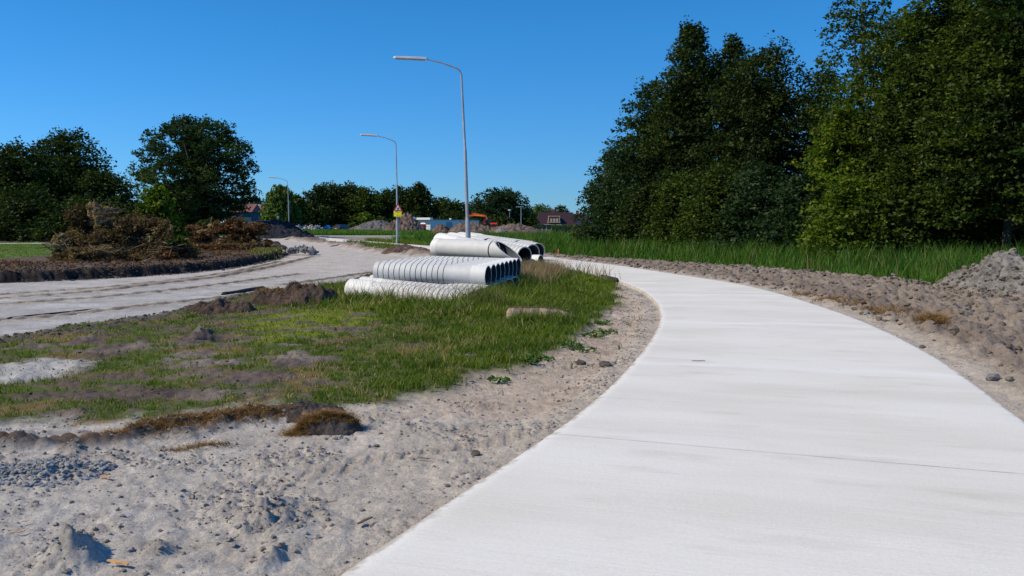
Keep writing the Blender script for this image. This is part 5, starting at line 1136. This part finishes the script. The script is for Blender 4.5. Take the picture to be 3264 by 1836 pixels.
def machine():
    Y = 142; k = Y/F_PX; p = D(1305, 715, Y); r = thing('tractor', 'grey tractor with two arched fenders standing behind the brown heap', 'tractor', (p.x, Y, 0)); X = lambda px: (px-1305)*k; Z = lambda py: CAM_H-(py-HOR)*k
    def arch(cx, w, nm):
        mb = MB(); pl = []; n = 10
        for i in range(n+1): a = PI*(1-i/n); pl.append((X(cx)+w*math.cos(a), Z(701)+w*1.15*math.sin(a)))
        for i in range(n+1): a = PI*i/n; pl.append((X(cx)+w*.62*math.cos(a), Z(701)+w*.7*math.sin(a)))
        mb.prism(pl[::-1], -.7, .5); f = mb.build('fender', M['lamp_glass'], r)
        mb = MB(); n = 20; mb.prism([(X(cx)+w*.6*math.cos(2*PI*i/n), Z(707)+w*.9*math.sin(2*PI*i/n)) for i in range(n)], -.6, .4); mb.build('wheel', M['black'], r)
    arch(1291, .52, 'l'); arch(1318, .46, 'r')
    mb = MB(); mb.prism([(X(1297), Z(709)), (X(1314), Z(709)), (X(1313), Z(691)), (X(1306), Z(689.5)), (X(1299), Z(690))][::-1], -.8, .8); c = mb.build('cab', plain('dark_cab', (.012, .014, .02), .5, .1), r)
    mb = MB(); mb.tube([(X(1298.5), 0, Z(692)), (X(1298.5), 0, Z(682))], .03, 6); mb.build('exhaust', M['steel'], c); mb = MB(); mb.tube([(X(1311), 0, Z(692)), (X(1311), 0, Z(681))], .035, 6); mb.build('aerial', M['steel'], c)
    mb = MB(); mb.box((X(1319), -.85, Z(711)), (.45, .1, .6)); mb.build('side_panel', M['white'], r)
    mb = MB(); mb.tube([(X(1327), 0, 0), (X(1327), 0, Z(699))], .05, 6); mb.box((X(1327), 0, Z(703)), (.6, .06, .06)); mb.tube([(X(1334), 0, 0), (X(1334), 0, Z(705))], .04, 6); mb.build('rear_frame', M['lamp_glass'], r)
machine()
p = D(1574, 713, 150); r = thing('drum', 'small bright red tank lying on top of the long brown heap', 'tank', (p.x, 136, D(1574, 717.5, 136).z)); k = 136/F_PX
mb = MB(); mb.tube([(-11*k, 0, .18), (-10.5*k, 0, .18), (10.5*k, 0, .18), (11*k, 0, .18)], [.12, .19, .19, .12], 14); mb.build('tank_shell', plain('bright_red_paint', (.7, .03, .05), .4, .06), r, smooth=True)
mb = MB(); mb.box((-7*k, 0, .02), (.12, .3, .1)); mb.box((7*k, 0, .02), (.12, .3, .1)); mb.build('skid', M['steel'], r); r.location.x = D(1574, 713, 136).x
def car(label, px, Y, rz, z, col='carblue'):
    p = D(px, 715, Y); r = thing('parked_car', label, 'car', (p.x, Y, z), rz, 'parked cars')
    lo = [(-2.1, .32), (2.05, .32), (2.12, .62), (2.0, .82), (1.1, .92), (-1.9, .96), (-2.15, .8), (-2.18, .5)]
    mb = MB(); mb.prism([(x, z_) for x, z_ in lo][::1], -.86, .86); mb.build('body', M[col], r)
    mb = MB(); hi = [(-1.85, .95), (1.05, .91), (.35, 1.42), (-1.35, 1.45)]; vs = [(x, -.82 if z_ < 1.2 else -.64, z_) for x, z_ in hi]+[(x, .82 if z_ < 1.2 else .64, z_) for x, z_ in hi]; mb.add(vs, [(0, 1, 2, 3), (7, 6, 5, 4), (1, 0, 4, 5), (2, 1, 5, 6), (3, 2, 6, 7), (0, 3, 7, 4)]); mb.build('windows', M['glass'], r)
    mb = MB(); mb.box((-.5, 0, 1.45), (1.8, 1.3, .05)); mb.build('roof', M[col], r)
    for x in (-1.35, 1.35):
        for s in (-1, 1):
            mb = MB(); mb.tube([(x, s*.68, .32), (x, s*.88, .32)], .32, 16); w = mb.build('wheel', M['black'], r, smooth=True); mb = MB(); mb.tube([(x, s*.875, .32), (x, s*.892, .32)], .19, 10); mb.build('rim', M['steel'], w)
    for s in (-1, 1):
        mb = MB(); mb.box((-2.16, s*.72, .74), (.08, .22, .26)); mb.build('tail_light', M['red'], r)
    mb = MB(); mb.box((-2.2, 0, .62), (.02, .5, .11)); mb.build('number_plate', M['yellow'], r)
car('dark blue estate car seen from behind in the long grass', 1092, 172, math.radians(62), .12)
car('dark blue car almost hidden behind the wood pile', 1192, 172, math.radians(75), .45)
def tarp():
    Y = 168; k = Y/F_PX; p = D(1043, 715, Y); r = thing('covered_trailer', 'small load under a bright blue tarpaulin beside the leaning lamp', 'covered load', (p.x, Y, 0)); Z = lambda py: CAM_H-(py-HOR)*k
    n = 26; X_, Y_ = np.meshgrid(np.linspace(-1, 1, n), np.linspace(-1, 1, 16)); hh = (1-np.abs(X_)**3)*(1-np.abs(Y_)**4)
    z = Z(727)+(Z(717.5)-Z(727))*hh*(.85+.2*fbm(X_.ravel()*2, Y_.ravel()*2, .7, 3, 9).reshape(X_.shape)); V = np.column_stack([(X_*13*k).ravel(), (Y_*.7).ravel(), z.ravel()]); i, j = np.meshgrid(np.arange(15), np.arange(n-1), indexing='ij')
    V = np.vstack([V, V*np.array([.96, .96, 1])-np.array([0, 0, .03])]); Fq = np.stack([i*n+j, i*n+j+1, (i+1)*n+j+1, (i+1)*n+j], -1).reshape(-1, 4)
    link('tarpaulin', mesh_np('tarpaulin', V, [Fq, Fq[:, ::-1]+n*16], M['tarp'], True), r)
    mb = MB(); mb.prism([(-7*k, .0), (7*k, .0), (9*k, Z(726)), (-9*k, Z(726))][::-1], -.5, .5); mb.build('load_box', plain('pale_blue_box', (.05, .25, .42), .6, .1), r)
tarp()
def planks():
    Y = 150; k = Y/F_PX; p = D(1183, 715, Y); r = thing('plank_pile', 'untidy pile of orange timber planks in front of the hidden car', 'plank pile', (p.x, Y, 0)); q = random.Random(5)
    for i in range(14):
        mb = MB(); L = q.uniform(2.0, 3.1); a = q.uniform(-.16, .16); z = .1+(i//4)*.16+q.random()*.08; x = q.uniform(-.3, .3); y = q.uniform(-.6, .3)
        dz = L/2*q.uniform(-.09, .09); mb.tube([(x-L/2, y, z-dz), (x+L/2, y+a, z+dz)], .055, 4); mb.build('plank', M['wood'] if i % 3 else M['brownwood'], r)
    p = D(1177, 744, 146); mb = MB(); mb.box((0, 0, .48), (.13, .13, 1.1)); tag(mb.build('marker_post', plain('pale_timber', (.55, .42, .30), .7, .1), None, (p.x, 146, 0)), 'pale wooden marker post standing before the plank pile', 'post')
planks()
def post(label, px, yt, yb, Y, w, mat, cat='post'):
    p = D(px, yb, Y); t = D(px, yt, Y); zb = max(-.1, min(p.z, .35)); mb = MB(); mb.tube([(0, 0, -.15), (0, 0, t.z-zb-.04), (0, 0, t.z-zb)], [w, w, w*.6], 8)
    tag(mb.build('marker_post', M[mat], None, (p.x, Y, zb), smooth=True), label, cat)
M['orange_stake'] = plain('orange_stake_paint', (.75, .20, .07), .6, .1)
post('thin white post beside the small dark hedge block', 620, 735, 761, 92, .045, 'white')
post('square grey post by the paving left of the dark hedge block', 590, 731, 746, 112, .10, 'steel')
post('thin orange marker stake at the edge of the reeds right of the pipes', 1780, 793, 817, 43, .03, 'orange_stake', 'stake')
def tipper():
    Y = 106; k = Y/F_PX; p = D(838, 715, Y); r = thing('tipper_trailer', 'dark open tipper trailer with a pale rim behind the black mound', 'trailer', (p.x, Y, 0)); X = lambda px: (px-838)*k; Z = lambda py: CAM_H-(py-HOR)*k
    mb = MB(); mb.prism([(X(812), Z(714)), (X(818), Z(703.5)), (X(870), Z(703.5)), (X(866), Z(711)), (X(852), Z(726)), (X(826), Z(728))][::-1], .0, 1.3); mb.build('tipping_body', plain('dark_body', (.03, .03, .04), .5, .2), r)
    mb = MB(); mb.box((X(844), -.03, Z(703.4)), (X(871)-X(817), .06, .07)); mb.tube([(X(870), -.03, Z(703.4)), (X(866), -.03, Z(711))], .03, 6); mb.tube([(X(818), -.03, Z(703.4)), (X(814), -.03, Z(711))], .03, 6)
    mb.box((X(838), -.06, Z(712)), (X(855)-X(822), .05, .05)); mb.tube([(X(855), -.06, Z(712)), (X(850), -.06, Z(727))], .04, 6); mb.build('rim_frame', M['lamp_grey'], r)
    for px in (808, 842):
        mb = MB(); mb.tube([(X(px), -.25, .45), (X(px), .1, .45)], .45, 18); w = mb.build('wheel', plain('dusty_tyre', (.16, .14, .13), .9, .2), r, smooth=True)
    mb = MB(); mb.box((X(826), -.1, Z(738)), (1.9, .2, .14)); mb.box((X(824), -.2, Z(743)), (1.5, .2, .1)); mb.build('chassis', M['lamp_glass'], r)
tipper()
p = D(886, 692, 140); r = thing('small_sign', 'small far sign on a thin post above the black mound', 'road sign', (p.x, 140, 0)); mb = MB(); mb.tube([(0, 0, -.1), (0, 0, p.z)], .05, 6); mb.build('post', M['lamp_grey'], r); mb = MB(); mb.box((0, -.06, p.z), (.38, .03, .2)); mb.build('plate', M['lamp_glass'], r)

# ------------------------------------------------------------------ houses
def roofmesh(mb, x0, x1, y0, y1, ze, zr, hip0=0.0, hip1=0.0, ov=.4):
    x0 -= ov; x1 += ov; y0 -= ov; y1 += ov; ym = (y0+y1)/2
    vs = [(x0, y0, ze), (x1, y0, ze), (x1, y1, ze), (x0, y1, ze), (x0+hip0, ym, zr), (x1-hip1, ym, zr)]; mb.add(vs, [(0, 1, 5, 4), (2, 3, 4, 5), (1, 2, 5), (3, 0, 4), (3, 2, 1, 0)])
def house_right():
    Y = 280; k = Y/F_PX; p = D(1770, 715, Y); r = thing('house', 'house with a dark red hipped roof and a framed dormer on the right', 'house', (p.x, Y, 0)); X = lambda px: (px-1770)*k; Z = lambda py: CAM_H-(py-HOR)*k
    mb = MB(); mb.box(((X(1712)+X(1822))/2, 4.2, Z(716)/2), (X(1822)-X(1712), 8, Z(716))); mb.build('wall', M['brick'], r)
    mb = MB(); x0, x1, ze, zr = X(1699), X(1831), Z(717), Z(676.5); xr0, xr1 = X(1722), X(1828)
    vs = [(x0, -.6, ze), (x1, -.6, ze), (x1+.3, 9, ze), (x0, 9, ze), (xr0, 3.6, zr), (xr1, 3.6, zr), (X(1837), 1.5, Z(700)), (xr1, 5, zr), (xr0, 5, zr)]
    mb.add(vs, [(0, 1, 5, 4), (1, 2, 6), (1, 6, 5), (6, 2, 7, 5), (4, 5, 7, 8), (2, 3, 8, 7), (3, 0, 4, 8), (3, 2, 1, 0)]); rf = mb.build('roof', M['rooftile'], r)
    mb = MB(); mb.box((X(1764), 4.3, Z(674)), (1.3, .9, 1.4)); mb.build('chimney', M['brick'], rf)
    yd = -.75; mb = MB(); mb.prism([(X(1748), Z(710)), (X(1783), Z(710)), (X(1780.5), Z(690)), (X(1750), Z(690))][::-1], yd, 2.8); dm = mb.build('dormer', M['brownwood'], r)
    mb = MB(); mb.box(((X(1748)+X(1784))/2, yd+.9, Z(689.3)), (X(1784)-X(1747), 2.2, .2)); mb.box((X(1765.5), yd-.12, Z(709.5)), (X(1784)-X(1747), .2, .16)); mb.tube([(X(1745.5), yd-.1, Z(711)), (X(1749.5), yd-.1, Z(689))], .11, 6); mb.tube([(X(1785), yd-.1, Z(711)), (X(1781.5), yd-.1, Z(689))], .09, 6); mb.build('dormer_frame', M['roof_pale'], dm)
    for x in (1756.5, 1766.5, 1775.5):
        mb = MB(); mb.box((X(x), yd-.04, Z(702)), (.58, .08, 1.05)); mb.build('window', plain('curtained_window', (.42, .48, .44), .3, .1), dm)
    mb = MB()
    for x in (1728, 1741, 1758): mb.box((X(x), -.1, Z(726)), (.28, .3, 2.0))
    mb.build('porch_post', M['roof_pale'], r); mb = MB(); mb.box((X(1735), .1, Z(724)), (.8, .12, .25)); mb.box((X(1735), .13, .9), (.85, .1, 1.6)); mb.build('door', M['glass'], r)
    mb = MB(); mb.box((X(1762), -.9, Z(715.6)), (X(1790)-X(1734), .12, .12)); mb.build('gutter', M['lamp_grey'], r)
    Y = 300; k2 = Y/F_PX; p = D(1848, 715, Y); r = thing('house', 'house with a plain dark blue-grey roof half hidden by the grove', 'house', (p.x, Y, 0)); X2 = lambda px: (px-1848)*k2; Z2 = lambda py: CAM_H-(py-HOR)*k2
    mb = MB(); mb.box((0, 4.2, Z2(717)/2), (X2(1864)-X2(1828), 7.5, Z2(717))); mb.build('wall', M['brick'], r); mb = MB(); roofmesh(mb, X2(1828), X2(1864), .3, 8, Z2(718), Z2(681)); rf = mb.build('roof', M['rooftile_blue'], r)
    mb = MB(); mb.box((X2(1843), 4, Z2(678)), (1.0, .8, 1.6)); mb.build('chimney', M['brick'], rf)
M['roof_pale'] = plain('pale_timber_frame', (.62, .42, .33), .6, .1)
house_right()
def lefthouse(label, x0, x1, yt, ye, Y, roofm, wallm, dep=7, extra=None):
    k = Y/F_PX; cx = (x0+x1)/2; p = D(cx, 715, Y); r = thing('house', label, 'house', (p.x, Y, 0)); X = lambda px: (px-cx)*k; Z = lambda py: CAM_H-(py-HOR)*k
    mb = MB(); mb.box((0, dep/2, Z(ye)/2+.05), (X(x1)-X(x0), dep, Z(ye)-.05)); mb.build('wall', M[wallm], r); mb = MB(); roofmesh(mb, X(x0), X(x1), 0, dep, Z(ye), Z(yt), ov=.35); rf = mb.build('roof', M[roofm], r)
    w = X(x1)-X(x0)
    for i in range(max(1, int(w/3))):
        xx = -w/2+w*(i+.5)/max(1, int(w/3)); mb = MB(); mb.box((xx, -.03, Z(ye)*.55), (1.1, .08, 1.0)); f = mb.build('window_frame', M['lamp_grey'], r); mb = MB(); mb.box((xx, -.08, Z(ye)*.55), (.9, .03, .8)); mb.build('pane', M['glass'], f)
    mb = MB(); mb.tube([(w*.25, dep*.4, Z(yt)-.6), (w*.25, dep*.4, Z(yt)+.35)], .12, 8); mb.build('flue_pipe', M['steel'], rf); return r, X, Z
lefthouse('house with a faded pinkish roof behind the reddish brush pile', 735, 800, 649, 676, 178, 'roof_pink', 'teal')
lefthouse('lower house with a brighter red roof left of the pale willow', 797, 828, 657, 674, 184, 'roof_red', 'teal')
r, X, Z = lefthouse('white-trimmed house with solar panels peeping out left of the willow', 818, 866, 653, 676, 205, 'roof_pale', 'brick')
mb = MB(); mb.box((X(830), -.5, Z(656)), (X(846)-X(816), .4, .5)); mb.build('white_fascia', M['white'], r); mb = MB(); mb.box((X(836), -.65, Z(662)), (X(846)-X(826), .3, .9)); mb.build('solar_panel', M['glass'], r)
lefthouse('pink-roofed house half hidden left of the large round tree', 546, 584, 645, 681, 165, 'roof_pink', 'teal')
lefthouse('grey-roofed house seen under the crown of the large round tree', 582, 606, 650, 677, 175, 'roof_grey', 'teal') if 'roof_grey' in M else None
# mesh fence before the hedge
def fence():
    Y = 141; r = thing('mesh_fence', 'thin dark green mesh fence in front of the hedge and the house', 'fence', (D(1790, 715, Y).x, Y, 0)); a = D(1700, 715, Y).x-r.location.x; b = D(1885, 715, Y).x-r.location.x; h = D(1700, 717, Y).z; n = 9
    for i in range(n):
        x = a+(b-a)*i/(n-1); mb = MB(); mb.tube([(x, 0, -.1), (x, 0, h)], .035, 6); mb.build('fence_post', M['mesh'], r)
    mb = MB()
    for j in range(7): mb.tube([(a, -.03, .15+j*(h-.2)/6), (b, -.03, .15+j*(h-.2)/6)], .008, 4)
    for j in range(int((b-a)/.3)): mb.tube([(a+j*.3, -.035, .05), (a+j*.3, -.035, h-.05)], .006, 4)
    mb.build('wire_panel', M['mesh'], r)
fence()

# ------------------------------------------------------------------ small things on and by the meadow
def bank():
    # bare sandy cut in the long grass with a brown rim
    c = G(1721, 1014); w = .63; n = 40; vs = []; fs = []; prof = [(.16, -.02), (.10, .10), (.02, .22), (-.10, .235), (-.22, .20), (-.5, .02)]
    for i in range(n+1):
        t = i/n; x = (t-.5)*2*w*.98; hh = min(1, t*14)*(1-max(0, (t-.55)/.45)**2*.62); jit = perlin(np.array([t*9.]), np.array([3.]))[0]*.07; hh *= 1+.16*perlin(np.array([t*4.]), np.array([8.]))[0]+.10*perlin(np.array([t*23.]), np.array([5.]))[0]
        for (py_, pz) in prof: vs.append((x, -py_*1.1+jit+.12*t, pz*hh*.95+(.0 if pz > .05 else 0)))
    m = len(prof)
    for i in range(n):
        for j in range(m-1): fs.append((i*m+j, (i+1)*m+j, (i+1)*m+j+1, i*m+j+1))
    mi = []
    for i in range(n):
        for j in range(m-1): mi.append(1 if j >= 2 or i < 2 else 0)
    mb = MB(); mb.v = vs; mb.f = fs; mb.mi = mi
    o = mb.build('sand_bank', [soil_mat('pale_brown_sand', (.26, .19, .13), (.40, .32, .24), (.46, .38, .3), 4), soil_mat('rusty_turf', (.07, .04, .03), (.15, .08, .055), (.2, .13, .09), 6)], None, (c.x-.02, c.y, -.04), math.radians(-4), smooth=True)
    tag(o, 'bare pale brown bank with a rusty rim in the long grass right of the meadow', 'sand bank')
bank()
def strip_hose(label, pts, w, h, mat, name, cat):
    mb = MB(); P = [G(*p) for p in pts]; P = [Vector((p.x, p.y, hgt(p.x, p.y)+h*.4)) for p in P]; L = smooth_line([np.array(p) for p in P], 5); r0 = [w*.25]+[w]*(len(L)-2)+[w*.2]; mb.tube([tuple(p) for p in L], r0, 8)
    tag(mb.build(name, M[mat], smooth=True), label, cat)
strip_hose('black rubber strip lying on the dirt road near the pipes', [(705, 934), (745, 931), (790, 922), (845, 913)], .055, .05, 'black', 'rubber_strip', 'rubber strip')
strip_hose('thin black cord lying on the near part of the dirt road', [(20, 1010), (120, 1000), (220, 989), (300, 982)], .016, .03, 'black', 'cord', 'cord')
strip_hose('dark log lying at the edge of the concrete where the meadow ends', [(1918, 880), (1935, 885), (1958, 889), (1966, 893)], .075, .12, 'dark_log', 'log', 'log') if 'dark_log' in M else None
M['dark_log'] = plain('dark_wet_wood', (.03, .025, .025), .7, .3, 12, bump=.02)
strip_hose('dark log lying at the edge of the concrete where the meadow ends', [(1915, 880), (1935, 886), (1955, 889), (1966, 893)], .07, .16, 'dark_log', 'log', 'log')
# weeds with broad leaves at the edge of the soil
def weed(label, px, py, n, seed, rad):
    rg = np.random.default_rng(seed); g = G(px, py); r = np.sqrt(rg.random(n))*rad; a = rg.random(n)*2*PI; P = np.column_stack([g.x+np.cos(a)*r*1.3, g.y+np.sin(a)*r, np.zeros(n)]); P[:, 2] = terrain(P[:, 0], P[:, 1])[0]+.02+.05*rg.random(n)
    c = np.array([g.x, g.y, hgt(g.x, g.y)]); V, F = leaf_quads(P-c, .036, rg, 1.9); tag(link('weed', mesh_np('weed', V, [F], M['leaf_weed'], False, tint=np.repeat(rg.random(n)*.8, 4)), None, tuple(c)), label, 'weed', 'broad-leaved weeds on the soil')
M['leaf_weed'] = leaf_mat('weed_leaves', (.05, .10, .02), (.10, .17, .035), .35)
for i, (px, py, n, rad, lb) in enumerate([(1905, 1022, 160, .22, 'weed tuft nearest the bend of the concrete'), (1930, 1050, 120, .18, 'weed tuft on the soil, second from the bend'), (1890, 1060, 110, .2, 'weed tuft right of the meadow corner'),
    (1815, 1095, 150, .18, 'weed tuft at the lower meadow rim'), (1725, 1140, 140, .17, 'weed tuft under the long grass right of the dark clod'), (1685, 1152, 60, .12, 'small weed tuft left of the dark clod'), (1590, 1200, 60, .12, 'lone small weed on the sand below the meadow'), (1870, 1105, 60, .14, 'thin weed above the dark round lump')]):
    weed(lb, px, py, int(n*.45), 800+i, rad*.75)
